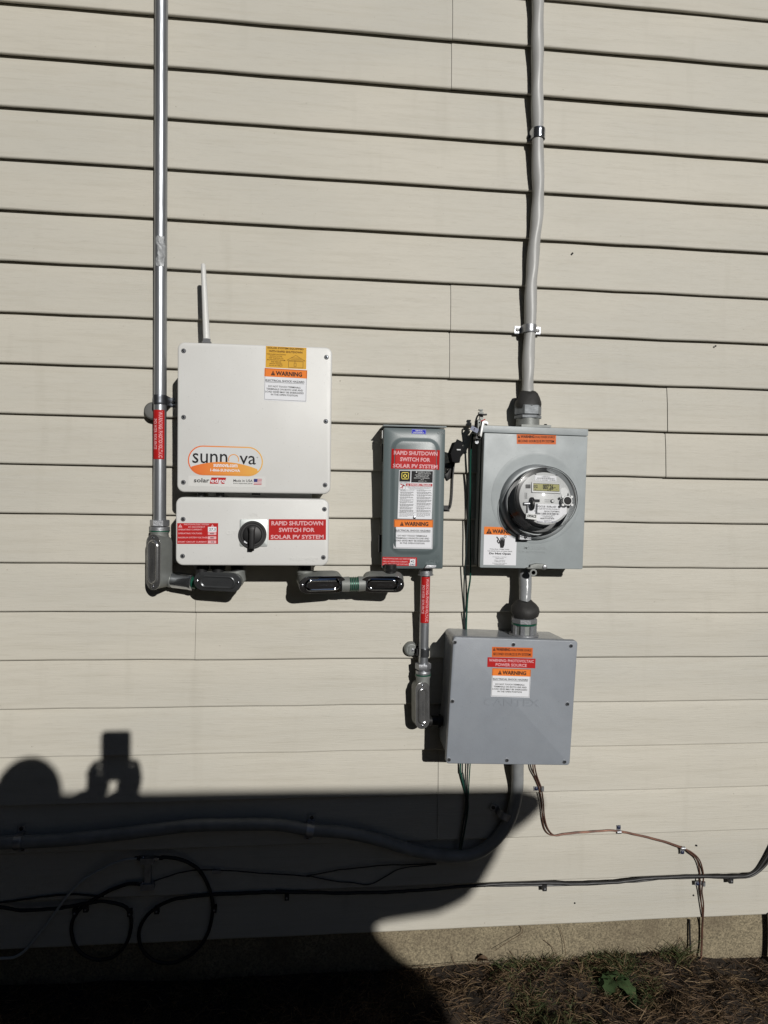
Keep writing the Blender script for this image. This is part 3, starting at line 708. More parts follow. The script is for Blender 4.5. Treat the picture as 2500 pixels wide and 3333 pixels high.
embossed('ON', [P3(932, 348), P3(1008, 354), P3(1006, 390), P3(930, 384)], sw, M_SW, D2); embossed('OFF', [P3(833, 1775), P3(958, 1780), P3(955, 1815), P3(830, 1812)], sw, M_SW, D2); embossed('O', [P3(926, 1718), P3(952, 1719), P3(951, 1755), P3(925, 1754)], sw, M_SW, D2)
for q in ((338, 595), (305, 1595)):
    x, z = P3(*q, .06); b = MB(); b.box((x-.002, -.06, z), (.008, .012, .045), M_BLACKM); build('hinge', b, sw, True)
b = MB(); x, z = P3(338, 390, .07); b.box((x, -.07, z), (.010, .02, .020), M_GRYP); build('corner_clip', b, sw, True)
b = MB(); x, z = P3(848, 1850); b.plate([(x-.016, z-.004), (x+.013, z-.004), (x+.016, z+.004), (x-.010, z+.005)], -D2+.002, -D2-.010, M_ZINC, .001); b.box((x+.003, -D2-.004, z), (.02, .003, .005), M_INK); build('door_hasp', b, sw, True)
# lever on the right side
ZH = Z(1400, 1400, 7.375); PH = lambda x, y, d: fs.p(*ZH(x, y), d)
gripo = [PH(*q, .095) for q in ((470, 560), (515, 768), (690, 785), (715, 655), (775, 575), (800, 520), (745, 310), (640, 275), (575, 292))]
b = MB(); b.plate(gripo, -.066, -.106, mat('black_rubber_grip', (.010, .010, .011), .8, spec=.15), .0015); grip = build('lever_grip', b, sw, True)
b = MB(); x, z = PH(688, 470, .11); b.box((x, -.109, z), (.010, .002, .003), M_GRYP); build('grip_mark', b, grip, True)
b = MB(); b.plate([PH(*q, .06) for q in ((330, 800), (330, 935), (450, 938), (400, 1020), (340, 1050), (340, 1110), (405, 1222), (500, 1150), (560, 940), (600, 790), (500, 770))], -.048, -.066, M_BLACKM, .002); build('lever_bracket', b, sw, True)
path = [(560, 800), (545, 950), (525, 1150), (515, 1400), (500, 1650), (470, 1830), (420, 1900), (320, 1895)]
C_ = spline([Vector((PH(*q, .065)[0], 0, PH(*q, .065)[1])) for q in path], 5); loops = []
for i, p in enumerate(C_):
    t = (C_[min(i+1, len(C_)-1)]-C_[max(0, i-1)]).normalized(); nn = Vector((-t.z, 0, t.x))*.0016
    loops.append([p+nn+Vector((0, -.052, 0)), p-nn+Vector((0, -.052, 0)), p-nn+Vector((.0, -.078, 0)), p+nn+Vector((.0, -.078, 0))])
b = MB(); b.loft(loops, M_BLACKM); build('lever_spring_strap', b, sw, True)
b = MB(); x, z = PH(345, 1880, .06); b.box((x, -.06, z), (.024, .018, .016), M_BLACKM); build('strap_foot', b, sw, True)

# ---- meter box --------------------------------------------------------------
D3 = .092
fm = Face(Z4(245, 500), Z4(1393, 545), Z4(1352, 2052), Z4(213, 2037), D3)
mb_ = thing('meter_box', 'tall grey meter box with orange labels and a round opening', 'meter box', fm.loc, fm.roll)
P4 = lambda x, y, d=None: fm.p(*Z4(x, y), d)
b = MB(); b.plate(rrect(0, fm.h/2, fm.w-.006, fm.h-.004, .003, 2), 0, -D3+.010, M_METER, .001); b.box((-fm.w/2+.002, -D3/2-.01, fm.h/2), (.003, .0015, fm.h), M_INK); build('enclosure_body', b, mb_, True)
cz0 = P4(800, 555)[1]
b = MB(); b.plate(rrect(0, cz0/2, fm.w, cz0-.001, .003, 2), -D3+.012, -D3, M_METER, .0015); door = build('front_cover', b, mb_, True)
ct = P4(800, 478)[1]; xr = P4(1405, 520)[0]; xl = P4(232, 500)[0]
b = MB(); b.plate(rrect((xr+xl)/2, (cz0+ct)/2, xr-xl, ct-cz0, .002, 2), 0, -D3-.004, M_METER, .001); build('top_cap', b, mb_, True)
mc0 = P4(836, 1308); ringr = .097
b = MB(); b.lathe((mc0[0], -D3, mc0[1]+.012), (0, -1, 0), [(-.001, .122), (.0003, .121), (.0009, .116), (.0008, .112)], M_METER, 64); build('pressed_ring', b, mb_, True)
b = MB(); c = (mc0[0], -D3, mc0[1]); b.lathe(c, (0, -1, 0), [(-.001, ringr+.003), (.006, ringr+.001), (.012, ringr), (.017, ringr-.003), (.019, ringr-.008), (.018, ringr-.014), (.004, ringr-.014)], mat('dull_grey_ring', (.27, .29, .30), .45, metal=.2, noise=.15, nscale=40), 64); build('sealing_ring', b, mb_, True, 50)
b = MB(); x, z = P4(690, 1700); b.box((x, -D3-.012, z+.003), (.030, .018, .014), M_ZINC); b.lathe((x, -D3-.02, z+.003), (0, -1, 0), [(0, .005), (.004, .004)], M_CHROME, 6); build('ring_clasp', b, mb_, True)
dual_sticker([P4(618, 556), P4(1055, 562), P4(1053, 668), P4(620, 663)], D3, mb_, M_DORG)
s = Sticker([P4(259, 1578), P4(622, 1590), P4(610, 2008), P4(249, 2002)], D3); s.mb.plate(rrect(0, 0, 1, 1, .02), 0, 0, M_LBW) if False else s.bg(M_LBW)
s.rect(0, 0, 1, .205, M_ORG); s.tri(.15, .045, .18, .14, M_INK, M_ORG); s.text('WARNING', .25, .06, .97, .17, M_INK, 1.8)
hand = [(.50, .52), (.49, .46), (.46, .40), (.455, .33), (.475, .33), (.495, .375), (.50, .28), (.525, .275), (.535, .36), (.54, .26), (.565, .26), (.57, .36), (.58, .27), (.605, .27), (.605, .37), (.62, .30), (.64, .305), (.635, .40), (.63, .47), (.60, .535), (.595, .545), (.505, .545)]
s.poly(hand[::-1], M_INK); line(s, (.38, .26), (.45, .32), .012, M_INK); line(s, (.45, .32), (.40, .37), .012, M_INK); line(s, (.40, .37), (.46, .43), .012, M_INK)
line(s, (.44, .40), (.52, .45), .006, M_LBW) if False else None
for k in range(12):
    a0, a1 = k*math.pi/6, (k+1)*math.pi/6; P = lambda a, r: (.645+r*math.cos(a)*1.1, .245+r*math.sin(a)); s.poly([P(a0, .036), P(a0, .024), P(a1, .024), P(a1, .036)], M_INK)
for t, a, v, c, hgt, bo in (('Hazardous voltage inside.', .19, .565, .79, .035, .3), ('Can shock, burn, or cause death.', .12, .615, .88, .035, .3), ('Do Not Open', .17, .67, .83, .065, 1.8), ('If found open or unlocked,', .28, .775, .71, .022, .2), ('Please contact:', .37, .808, .62, .022, .2), ('Atlantic City Electric', .33, .86, .67, .024, .2), ('1-800-833-7476', .34, .898, .66, .020, .2), ('Delmarva Power Delivery', .28, .94, .72, .022, .2), ('1-800-898-8042', .34, .972, .65, .018, .2)): s.text(t, a, v, c, v+hgt, M_INK, bo)
s.done('do_not_open_label', mb_, 'white do not open label with orange warning strip')
embossed('MILBANK', [P4(700, 1790), P4(965, 1800), P4(962, 1835), P4(698, 1828)], mb_, M_METER, D3, .0007); embossed('TYPE 3R ENCLOSURE', [P4(640, 1845), P4(942, 1855), P4(940, 1875), P4(640, 1866)], mb_, M_METER, D3, .0006, bold=.2)
b = MB(); q = [P4(*a) for a in ((720, 2030), (730, 2045), (880, 2045), (920, 2055), (947, 2035), (945, 2003), (920, 1990), (825, 1983), (760, 1998), (755, 2025))]; b.plate(q, -D3+.002, -D3-.009, M_CAST, .002)
x, z = P4(915, 2020); b.lathe((x, -D3-.009, z), (0, -1, 0), [(0, .006), (.003, .0055), (.004, .003)], M_ZINC, 16); build('cover_latch', b, mb_, True)
b = MB(); x, z = P4(797, 2085); b.lathe((x, -D3-.003, z), (0, -1, 0), [(0, .0095), (.003, .0095), (.003, .0055), (0, .0055), (0, .0095)], M_CAST, 20); b.box((x, -D3-.0015, z+.011), (.012, .003, .010), M_CAST); build('padlock_eye', b, mb_, True)

# ---- the glass meter --------------------------------------------------------
mw = fm.M@Vector((mc0[0], -D3-.004, mc0[1])); lens = wp(*Z4(955, 1256), .177)
ax = (lens-mw).normalized(); Lm = (lens-mw).length
em = thing('electric_meter', 'round glass-covered electric meter with digital readout in the grey meter box', 'meter', mw)
zx = Vector((0, 0, 1)); mx_ = (zx.cross(-ax)).normalized()*-1 if False else ax.cross(zx).normalized()*-1
mx_ = Vector((1, 0, 0)); mx_ = (mx_-ax*mx_.dot(ax)).normalized(); mz_ = mx_.cross(ax)
if mz_.z < 0: mz_ = -mz_
lr = .0765
b = MB(); b.lathe(mw, ax, [(.004, .088), (.010, .088), (.014, .0845), (Lm-.012, lr+.0025), (Lm-.004, lr+.0005), (Lm, lr-.004), (Lm+.0015, lr-.008), (Lm+.0015, .0001)], M_GLASS, 72); build('glass_cover', b, em, False, 40)
b = MB(); b.lathe(mw, ax, [(Lm-.009, lr+.0038), (Lm-.004, lr+.0042), (Lm-.002, lr+.003), (Lm-.002, lr+.001)], M_GLASS, 72); build('cover_rim', b, em, False, 60)
FD = Lm-.016
b = MB(); b.lathe(mw, ax, [(0, .080), (.012, .080), (.013, .066), (FD-.006, .066), (FD-.002, .066), (FD, .0655)], mat('dark_grey_plastic', (.07, .072, .075), .45), 64); build('inner_housing', b, em)
b = MB(); b.lathe(mw, ax, [(FD-.001, .0668), (FD+.001, .0668), (FD+.0015, .066)], M_GRYP, 64); face = build('face_plate', b, em)
fr = .0665
def mloc(x, z, e=0.): return mw+ax*(FD+.0015+e)+mx_*x+mz_*z
# pixels of the face in zoom 4: centre (915,1270), radius 290
def F(px, py): return ((px-915)/290*fr, -(py-1270)/290*fr)
class MSt(Sticker):
    def at(s, u, v, e):
        tl, tr, br, bl = s.q; p = (tl*(1-u)+tr*u)*(1-v)+(bl*(1-u)+br*u)*v; return mloc(p.x, p.y, e)
    def fin(s, name, parent, label=None): return build(name, s.mb, parent, False, 0, label)
s = MSt([F(810, 1015), F(1050, 1018), F(1048, 1080), F(808, 1072)], 0); s.rect(0, 0, 1, 1, M_LBW, .0003)
for i in range(40): s.rect(.09+i*.0205, .42, .09+i*.0205+random.choice((.006, .012)), .68, M_INK)
s.text('111201511', .38, .08, .6, .16, M_INK, .2); s.text('011598811 CH0035', .3, .2, .7, .33, M_INK, .3); s.text('FCC ID: SK9AMI7   IC: 864G', .05, .78, .95, .92, M_INK, .2)
s.fin('barcode_label', face)
s = MSt([F(765, 1092), F(1092, 1100), F(1090, 1215), F(762, 1208)], 0); s.rect(0, 0, 1, 1, M_GRYP, .003); s.frame(0, 0, 1, 1, .02, .05, M_LBG, .0036); s.rect(.05, .11, .955, .84, M_INK, .0031); s.rect(.055, .15, .945, .80, M_LCD, .0034)
s.text('02', .06, .26, .20, .56, M_INK, .6, .0042); s.text('007.26', .38, .18, .74, .68, M_INK, 1.2, .0042); s.text('kW', .76, .42, .82, .52, M_INK, .6, .0042); s.rect(.53, .72, .58, .76, M_INK, .0042); s.rect(.61, .72, .66, .76, M_INK, .0042); s.text('P \u25b2', .07, .66, .15, .73, M_INK, 1.2, .0042); s.rect(.83, .62, .88, .64, M_INK, .0036)
s.mb.v = s.mb.v; s.fin('digital_display', face, 'yellow-green digital readout')
# white data plate, following the round edge
s = MSt([F(700, 1330), F(1155, 1338), F(1150, 1560), F(700, 1560)], 0); C0 = F(915, 1270); pts = []
o = [F(720, 1330), F(1155, 1338), F(1152, 1440)]+[(fr*.93*math.cos(a), fr*.93*math.sin(a)) for a in [R(-42-i*8) for i in range(13)]]+[F(720, 1440)]
s.mb.add([mloc(x, z, .0004) for x, z in o], [tuple(range(len(o)-1, -1, -1))], M_LBW)
s.text('FOCUS  RXRe-SD', .28, .08, .74, .17, M_INK, .8); s.text('CA 0.5 CL200 240V 3W 60Hz TA=30 Kh 7.2', .2, .21, .82, .27, M_INK, .2); s.text('HI', .20, .32, .27, .39, M_INK, .4); s.text('NXA172979896', .44, .32, .82, .40, M_INK, .4)
for i in range(36): s.rect(.24+i*.016, .43, .24+i*.016+random.choice((.005, .01)), .52, M_INK)
s.text('172979896', .4, .60, .66, .66, M_INK, .3); s.text('172 979 896', .36, .54, .7, .57, M_INK, .1)
for i in range(28): s.rect(.34+i*.0125, .68, .34+i*.0125+random.choice((.004, .008)), .74, M_INK)
s.text('Landis+Gyr', .44, .79, .62, .84, M_INK, .2)
for k in range(3): s.text('2', .26+k*.18, .84, .29+k*.18, .90, M_NAVY, 1); s.text('electric', .30+k*.18, .85, .40+k*.18, .885, M_NAVY, .3)
s.fin('data_plate', face, 'white data plate with barcodes')
b = MB()
for (a, c, wd, m_, e) in (((688, 1210, 692, 1280), 0, 0, M_INK, .001), ((706, 1212, 710, 1280), 0, 0, M_INK, .001), ((908, 1286, 985, 1289), 0, 0, M_INK, .001), ((908, 1308, 985, 1311), 0, 0, M_INK, .001), ((775, 1285, 848, 1312), 0, 0, M_INK, .004), ((700, 1120, 750, 1160), 0, 0, M_INK, .003), ((1168, 1212, 1180, 1238), 0, 0, M_INK, .001), ((803, 998, 822, 1008), 0, 0, M_INK, .001), ((1040, 1003, 1060, 1013), 0, 0, M_INK, .001)):
    x0, z0 = F(a[0], a[1]); x1, z1 = F(a[2], a[3]); b.add([mloc(x, z, k) for k in (0, e) for x, z in ((x0, z0), (x0, z1), (x1, z1), (x1, z0))], [(4, 5, 6, 7), (0, 1, 5, 4), (1, 2, 6, 5), (2, 3, 7, 6), (3, 0, 4, 7)], m_)
b.lathe(mloc(*F(994, 1300)), ax, [(0, .0045), (.002, .0045), (.002, .0025)], M_INK, 16); b.lathe(mloc(*F(994, 1300)), ax, [(0, .003), (.004, .003)], M_GRYP, 16)
b.lathe(mloc(*F(1132, 1192)), ax, [(0, .011), (.0006, .011), (.0006, .010), (.0003, .010)], M_GRYP, 24)
build('face_fittings', b, face)['kind'] = 'stuff'
b = MB(); c = mloc(*F(1140, 1305)); b.lathe(c, ax, [(0, .012), (.018, .012), (.018, .010), (.015, .009)], M_GRYP, 24); b.lathe(c, ax, [(.018, .010), (.0185, .008)], M_INK, 20)
for k in range(4): a = R(45+90*k); b.lathe(c+mx_*.0165*math.cos(a)+mz_*.0145*math.sin(a), ax, [(.010, .0032), (.017, .0032), (.017, .002)], M_GRYP, 12)
build('optical_port', b, em)
b = MB(); c = mloc(*F(765, 1335))+ax*.004; b.lathe(c-mx_*.004, mx_, [(0, .0165), (.005, .0165), (.0065, .014), (.0065, .003)], M_BLACK, 24); b.lathe(c-mx_*.022, mx_, [(0, .004), (.02, .004)], M_ZINC, 12)
b.tube([c+mx_*-.012, c+mx_*-.014-mz_*.03], .0016, M_ZINC, 8); b.tube([c+mx_*.012, c+mx_*.010-mz_*.03], .0016, M_ZINC, 8)
build('seal_wheel', b, em)
b = MB(); c = mloc(*F(740, 1480))+ax*.010; M_ = Matrix((mx_, ax, mz_)).transposed().to_4x4()@Matrix.Rotation(R(6), 4, 'Y'); b.box(c, (.028, .005, .014), M_GRYP, M_); tg = build('meter_seal', b, em)
s = MSt([((F(740, 1480)[0]-.011), F(740, 1480)[1]+.005), ((F(740, 1480)[0]+.012), F(740, 1480)[1]+.004), ((F(740, 1480)[0]+.011), F(740, 1480)[1]-.004), ((F(740, 1480)[0]-.012), F(740, 1480)[1]-.003)], 0); s.text('OP/ACE', 0, 0, 1, .9, M_INK, .8, .0135); s.fin('seal_lettering', tg)

# ---- lower junction box -------------------------------------------------------
D4 = .146
fj = Face(Z5(425, 572), Z5(1462, 600), Z5(1400, 1640), Z5(375, 1620), D4)
jb = thing('junction_box', 'large plain blue-grey junction box under the meter, eight cover screws', 'junction box', fj.loc, fj.roll)
P5 = lambda x, y, d=None: fj.p(*Z5(x, y), d)
b = MB(); x0, x1, zt_, zb_ = -fj.w/2+.004, fj.w/2-.010, fj.h-.004, .007
loops = []
for t in (0, 1):
    k = -.004*t*0; loops.append(rrect((x0+x1)/2+(-.004 if t == 0 else 0), (zt_+zb_)/2, (x1-x0)-(.010 if t == 0 else 0), zt_-zb_-(.006 if t == 0 else 0), .012, 5))
b.loft([L(loops[0], 0), L(loops[1], -D4+.014)], M_JBTOP); build('enclosure_body', b, jb, True)
b = MB(); b.plate(rrect(0, fj.h/2, fj.w, fj.h, .008, 6), -D4+.018, -D4, M_JB, .0025); build('front_cover', b, jb, True)
screws(jb, [P5(*q) for q in ((461, 613), (947, 632), (1425, 643), (440, 1103), (1395, 1126), (412, 1588), (893, 1593), (1371, 1606))], .0048, D4, False)
dual_sticker([P5(770, 651), P5(1108, 661), P5(1106, 742), P5(768, 736)], D4, jb, M_DORG)
s = Sticker([P5(733, 738), P5(1131, 750), P5(1128, 830), P5(730, 818)], D4).bg(M_RED, .0006); s.text('WARNING: PHOTOVOLTAIC', .03, .14, .965, .44, M_PINK, .9, .001); s.text('POWER SOURCE', .17, .57, .82, .88, M_PINK, .9, .001); s.done('power_source_label', jb, 'red photovoltaic power source label')
warning_sticker([P5(772, 828), P5(1093, 838), P5(1081, 1074), P5(760, 1064)], D4, jb)
embossed('CANTEX', [P5(703, 1078), P5(1165, 1090), P5(1163, 1150), P5(700, 1138)], jb, M_JB, D4, .0008)

# ================================================================== CONDUITS
def pxtube(b, pts, d, r, m, n=12, k=6, **kw):
    P = [wp(q[0], q[1], (q[2] if len(q) > 2 else d)) for q in pts]; b.tube(spline(P, k) if k > 1 else P, r, m, n, **kw); return P
def wrap_label(p_top, p_bot, r, parent, name='pipe_label'):
    """red label bent round the front of a pipe, text reading downwards"""
    ax_ = (p_bot-p_top); Ln = ax_.length; ax_.normalize(); ctr = p_top
    view = (CAM-p_top).normalized(); out = Vector((0, -1, 0)); out = (out-ax_*out.dot(ax_)).normalized(); sd = ax_.cross(out).normalized()*-1
    if sd.x < 0: sd = -sd
    span = R(118); off = R(-6)
    def at(u, v, e):   # u along the text (down), v from right edge (first line) to the left
        a = off+span*(.5-v); return ctr+ax_*(Ln*u)+(out*math.cos(a)+sd*math.sin(a))*(r+.0004+e)
    mb = MB(); n_ = 14
    vs = [at(i/6, j/n_, 0) for i in range(7) for j in range(n_+1)]
    mb.add(vs, [(i*(n_+1)+j, i*(n_+1)+j+1, (i+1)*(n_+1)+j+1, (i+1)*(n_+1)+j) for i in range(6) for j in range(n_)], M_RED)
    for t, u0, u1, v0, v1 in (('WARNING: PHOTOVOLTAIC', .03, .97, .16, .44), ('POWER SOURCE', .18, .80, .58, .86)):
        vs, fs_ = text_mesh(t, 1.1); mb.add([at(u0+a*(u1-u0), v1+c*(v0-v1), .0003) for a, c in vs], fs_, M_PINK)
    return build(name, mb, parent, False, 30, 'red photovoltaic power source label reading downwards')
def nut(b, c, ax_, h0, h1, r, m, n=6, ph=.3): b.lathe(c, ax_, [(h0, r*.96), (h0+.001, r), (h1-.001, r), (h1, r*.96)], m, n, ph)

dC = .058; rC = .0158
ct_ = wp(521, -160, dC); cb_ = wp(520, 1700, dC); 
cond = thing('conduit_pipe', 'tall shiny steel conduit running up the wall left of the white inverter', 'conduit', cb_)
cbx = Vector((cb_.x, -dC, wp(520, 1712, dC).z)); ctx = Vector((wp(521, 600, dC).x, -dC, 2.62))
b = MB(); b.tube([cbx, ctx], rC, M_STEEL, 28); build('pipe', b, cond)
pt = lambda y: Vector((cbx.x+(ctx.x-cbx.x)*((wp(520, y, dC).z-cbx.z)/(ctx.z-cbx.z)), -dC, wp(520, y, dC).z))
wrap_label(pt(1336), pt(1495), rC, cond)
b = MB(); o = pt(775); L_ = []
for i in range(13):
    z = pt(775).z+(pt(872).z-pt(775).z)*i/12; L_.append([Vector((o.x, -dC, z))+Vector((math.sin(a), -math.cos(a), 0))*(rC+.0007+random.uniform(0, .0012)) for a in [R(-30+j*12+random.uniform(-4, 4)+(18 if 3 < i < 9 else 0)) for j in range(7)]])
b.loft(L_, M_TAPE, False, False, closed=False); build('torn_tape_patch', b, cond, False, 0)
b = MB(); zc = pt(1725).z; nut(b, (cbx.x, -dC, 0), (0, 0, 1), pt(1712).z, pt(1692).z, rC+.0085, M_ZINC); nut(b, (cbx.x, -dC, 0), (0, 0, 1), pt(1728).z, pt(1714).z, rC+.009, M_ZINC, 24); b.lathe((cbx.x, -dC, 0), (0, 0, 1), [(pt(1729.5).z, rC+.0095), (pt(1726).z, rC+.0095)], M_GRTH, 24); build('compression_connector', b, cond)

def strap(px, py, dc, r, label, name='pipe_strap', tilt=0., ear=.017, hw=.009, axis=(0, 0, 1), one=False, m=M_ZINC, group='straps holding the pipes and cables'):
    """band over a pipe at photo pixel px,py with flat ears on the wall"""
    c = wp(px, py, dc); A = Vector(axis).normalized(); out = Vector((0, -1, 0)); sd = A.cross(out); 
    if sd.x < 0: sd = -sd
    t = thing(name, label, 'strap', c, 0, group); b = MB(); L0 = []; L1 = []
    angs = [R(-100+200*i/16) for i in range(17)]
    prof = []
    for a in angs:
        prof.append((math.sin(a)*(r+.0012), math.cos(a)*(r+.0012)))
    wallo = dc-T-.001
    prof = [(prof[0][0]-ear*(0 if one == 'r' else 1), -wallo), (prof[0][0]-.001, -wallo)]+prof+[(prof[-1][0]+.001, -wallo), (prof[-1][0]+ear*(0 if one == 'l' else 1), -wallo)]
    def pp(u, v, s_): return c+sd*u+out*v+A*s_
    rows = [[pp(u, v+e, s_) for u, v in prof] for s_, e in ((-hw, .0), (-hw, .0014), (-hw*.5, .0026), (0, .0012), (hw*.5, .0026), (hw, .0014), (hw, 0))]
    b.loft(rows, m, False, False, closed=False); build('band', b, t, False, 40)
    for sg in ((-1,) if one == 'l' else (1,) if one == 'r' else (-1, 1)):
        b = MB(); q = c+sd*sg*(r+.0012+ear*.55)+out*(-wallo+.0025); b.lathe(q, (0, -1, 0), [(-.002, .0052), (.0005, .0052), (.002, .004), (.0021, .0018), (.001, .0016)], M_BLACKM, 14); build('strap_screw', b, t)
    return t
strap(521, 1302, dC, rC, 'dark steel strap on the tall left conduit, above its red label', ear=.012, hw=.0115, m=M_DKSTEEL)
p = wp(497, 1337, .03); b = MB(); b.lathe((p.x, -.016, p.z), (0, -1, 0), [(0, .0225), (.012, .0225), (.016, .019), (.017, .012), (.016, .002)], mat('dull_rubber', (.10, .10, .095), .6), 28)
tag(build('wall_standoff', b), 'round dark rubber standoff disc peeking out behind the left conduit strap', 'standoff')

def conduit_body(name, label, c, L_, W_2, dep, rotm, hubs, m_cov=M_COVER, words='LR', bodyx=1.):
    """c: middle of the cover's front; local x along the length, -y out through the cover"""
    t = thing(name, label, 'conduit fitting', c, 0, 'conduit bodies with oval covers'); M = Matrix.Translation(c)@rotm.to_4x4()
    b = MB(); o = rrect(0, 0, L_*.98, W_2*.94, W_2*.465, 8)
    b.loft([[Vector((x*.9, dep, z*.82)) for x, z in o], [Vector((x*.98, dep-.008, z*.97)) for x, z in o], [Vector((x, .0024, z)) for x, z in o]], M_CAST)
    bo = build('body', b.xf(M), t)
    b = MB(); b.plate(rrect(0, 0, L_, W_2, W_2/2-.0003, 10), .0024, .0006, m_cov, .0006)
    il, iw = L_-.030, W_2-.014
    oo = [rrect(0, 0, il+dd*2, iw+dd*2, (iw+dd*2)/2-.0005, 10) for dd in (.0015, .0002, -.0012, -.0028, -.0045, -.0062)]
    b.loft([[Vector((x, y, z)) for x, z in o_] for o_, y in zip(oo, (.0006, -.0012, -.0028, -.0033, -.0026, -.0014))], m_cov)
    cv = build('cover_plate', b.xf(M), t, False, 35)
    for sx in (-1, 1):
        b = MB(); b.lathe((sx*(L_/2-.0085), 0.0006, 0), (0, -1, 0), [(0, .0036), (.0014, .0034), (.0024, .0022), (.0025, .0004)], M_CHROME, 14); b.box((sx*(L_/2-.0085), -.0019, 0), (.0008, .0006, .005), M_INK, Matrix.Rotation(sx*.7, 4, 'Y')); build('cover_screw', b.xf(M), t)
    vs, fs_ = text_mesh('RIDGID', .8); 
    for tx, x0, z0, w_, h_ in (('APPLETON', -.012, -.002, .026, .004), ('UL', .018, -.003, .008, .006)):
        vs, fs_ = text_mesh('LISTED' if tx == 'UL' else 'CONDUIT', .8); b = MB(); b.add([Vector((x0+a*w_, -.0016, z0+v*h_)) for a, v in vs], fs_, M_CHROME); build('stamped_lettering', b.xf(M), cv, False, 0)
    for k, (p0, p1, r_, m_) in enumerate(hubs):
        b = MB(); p0 = Vector(p0); p1 = Vector(p1); dd = (p1-p0); b.lathe(p0, dd, [(0, r_*.96), (dd.length-.006, r_*.98), (dd.length-.006, r_*1.06), (dd.length-.001, r_*1.06), (dd.length, r_)], m_, 24); build('hub', b, t)
    return t
M_MIRR = mat('polished_cover', (.55, .57, .62), .07, metal=1, noise=.25, nscale=22, bump=.12, bscale=60)
def rots(roll=0., yaw=0., pitch=0.):
    return Matrix.Rotation(R(yaw), 3, 'Z')@Matrix.Rotation(R(pitch), 3, 'X')@Matrix.Rotation(R(roll), 3, 'Y')
# fitting 1: upright, at the foot of the left conduit, its cover turned left
c1 = wp(497, 1830, .088); h1 = wp(523, 1885, .055)
conduit_body('conduit_elbow', 'upright conduit fitting with oval cover at the foot of the left conduit', c1, .140, .047, .050, rots(90, -32, 0),
             [((cbx.x, -dC, wp(520, 1770, dC).z), (cbx.x, -dC, pt(1727).z), rC+.0065, M_CAST), (h1, wp(557, 1886, .05), .0195, M_CAST)])
# coupling
ca = wp(551, 1886, .052); cb2 = wp(640, 1896, .070)
t = thing('pipe_coupling', 'short shiny coupling between the upright left fitting and the dark oval one', 'coupling', ca)
b = MB(); dd = cb2-ca; ln = dd.length; b.lathe(ca, dd, [(0, .0165), (ln, .0165)], M_GRTH, 28); build('threaded_nipple', b, t)
b = MB(); b.lathe(ca, dd, [(ln*.13, .0195), (ln*.16, .0205), (ln*.74, .0205), (ln*.78, .0215), (ln*.86, .0215), (ln*.88, .019)], M_CHROME, 28); build('sleeve', b, t)
# fitting 2
c2 = wp(708, 1894, .140); gh = wp(774, 1868, .105)
conduit_body('conduit_elbow', 'dark oval-covered conduit fitting under the two black glands of the inverter', c2, .119, .0465, .042, rots(1, -9, 5), [(wp(775, 1892, .115), wp(770, 1856, .115), .0205, M_CAST)], mat('ground_reflection_cover', (.11, .115, .12), .3, metal=.7, noise=.3, nscale=25))  # the ground's dark reflection is put into this cover's colour
c3 = wp(1051, 1904, .135)
conduit_body('conduit_elbow', 'shiny oval-covered fitting hanging from the right end of the inverter', c3, .121, .0465, .046, rots(1, 16, 18), [(wp(992, 1890, .11), wp(993, 1856, .11), .0195, M_CAST)], M_MIRR)
c4 = wp(1245, 1903, .125)
conduit_body('conduit_elbow', 'shiny oval-covered fitting just under the green-grey switch box', c4, .110, .0445, .044, rots(-1, -8, 18), [(wp(1271, 1885, .10), wp(1271, 1866, .10), .0175, M_CAST)], M_MIRR)
b = MB(); p0 = wp(1112, 1902, .108); p1 = wp(1188, 1900, .105); dd = p1-p0; ln = dd.length
b.lathe(p0, dd, [(0, .0185), (ln*.32, .0195), (ln*.33, .017), (ln*.70, .017), (ln*.71, .0195), (ln, .0185)], M_CAST, 28)
t = thing('threaded_joint', 'grey pipe joint with green sealed thread between the two shiny oval fittings', 'pipe joint', p0); build('hub_pair', b, t)
b = MB(); [b.lathe(p0, dd, [(ln*(.34+i*.075), .0172), (ln*(.36+i*.075), .0188), (ln*(.38+i*.075), .0188), (ln*(.40+i*.075), .0172)], M_GRTH, 28) for i in range(5)]; build('green_thread', b, t, False, 10)['kind'] = 'stuff'
for (px, y0, y1, d_, r_, lb) in ((993, 1838, 1862, .11, .021, 'black threaded gland between the inverter and its right-hand oval fitting'), (1271, 1852, 1868, .10, .018, 'black nipple joining the green-grey switch box to the fitting below')):
    b = MB(); a = wp(px, y0, d_); c = wp(px, y1, d_); a.x = c.x; b.lathe(c, (0, 0, 1), [(0, r_*.85), (a.z-c.z+.012, r_*.85)], M_BLACKM, 24); b.lathe(c, (0, 0, 1), [(a.z-c.z-.004, r_), (a.z-c.z+.002, r_)], M_BLACKM, 8); tag(build('conduit_nipple', b), lb, 'nipple')
b = MB(); a = wp(775, 1860, .115); b.lathe(a, (0, 0, 1), [(0, .018), (.03, .018)], M_BLACKM, 24); tag(build('conduit_nipple', b), 'black nipple between the inverter and the dark oval fitting', 'nipple')

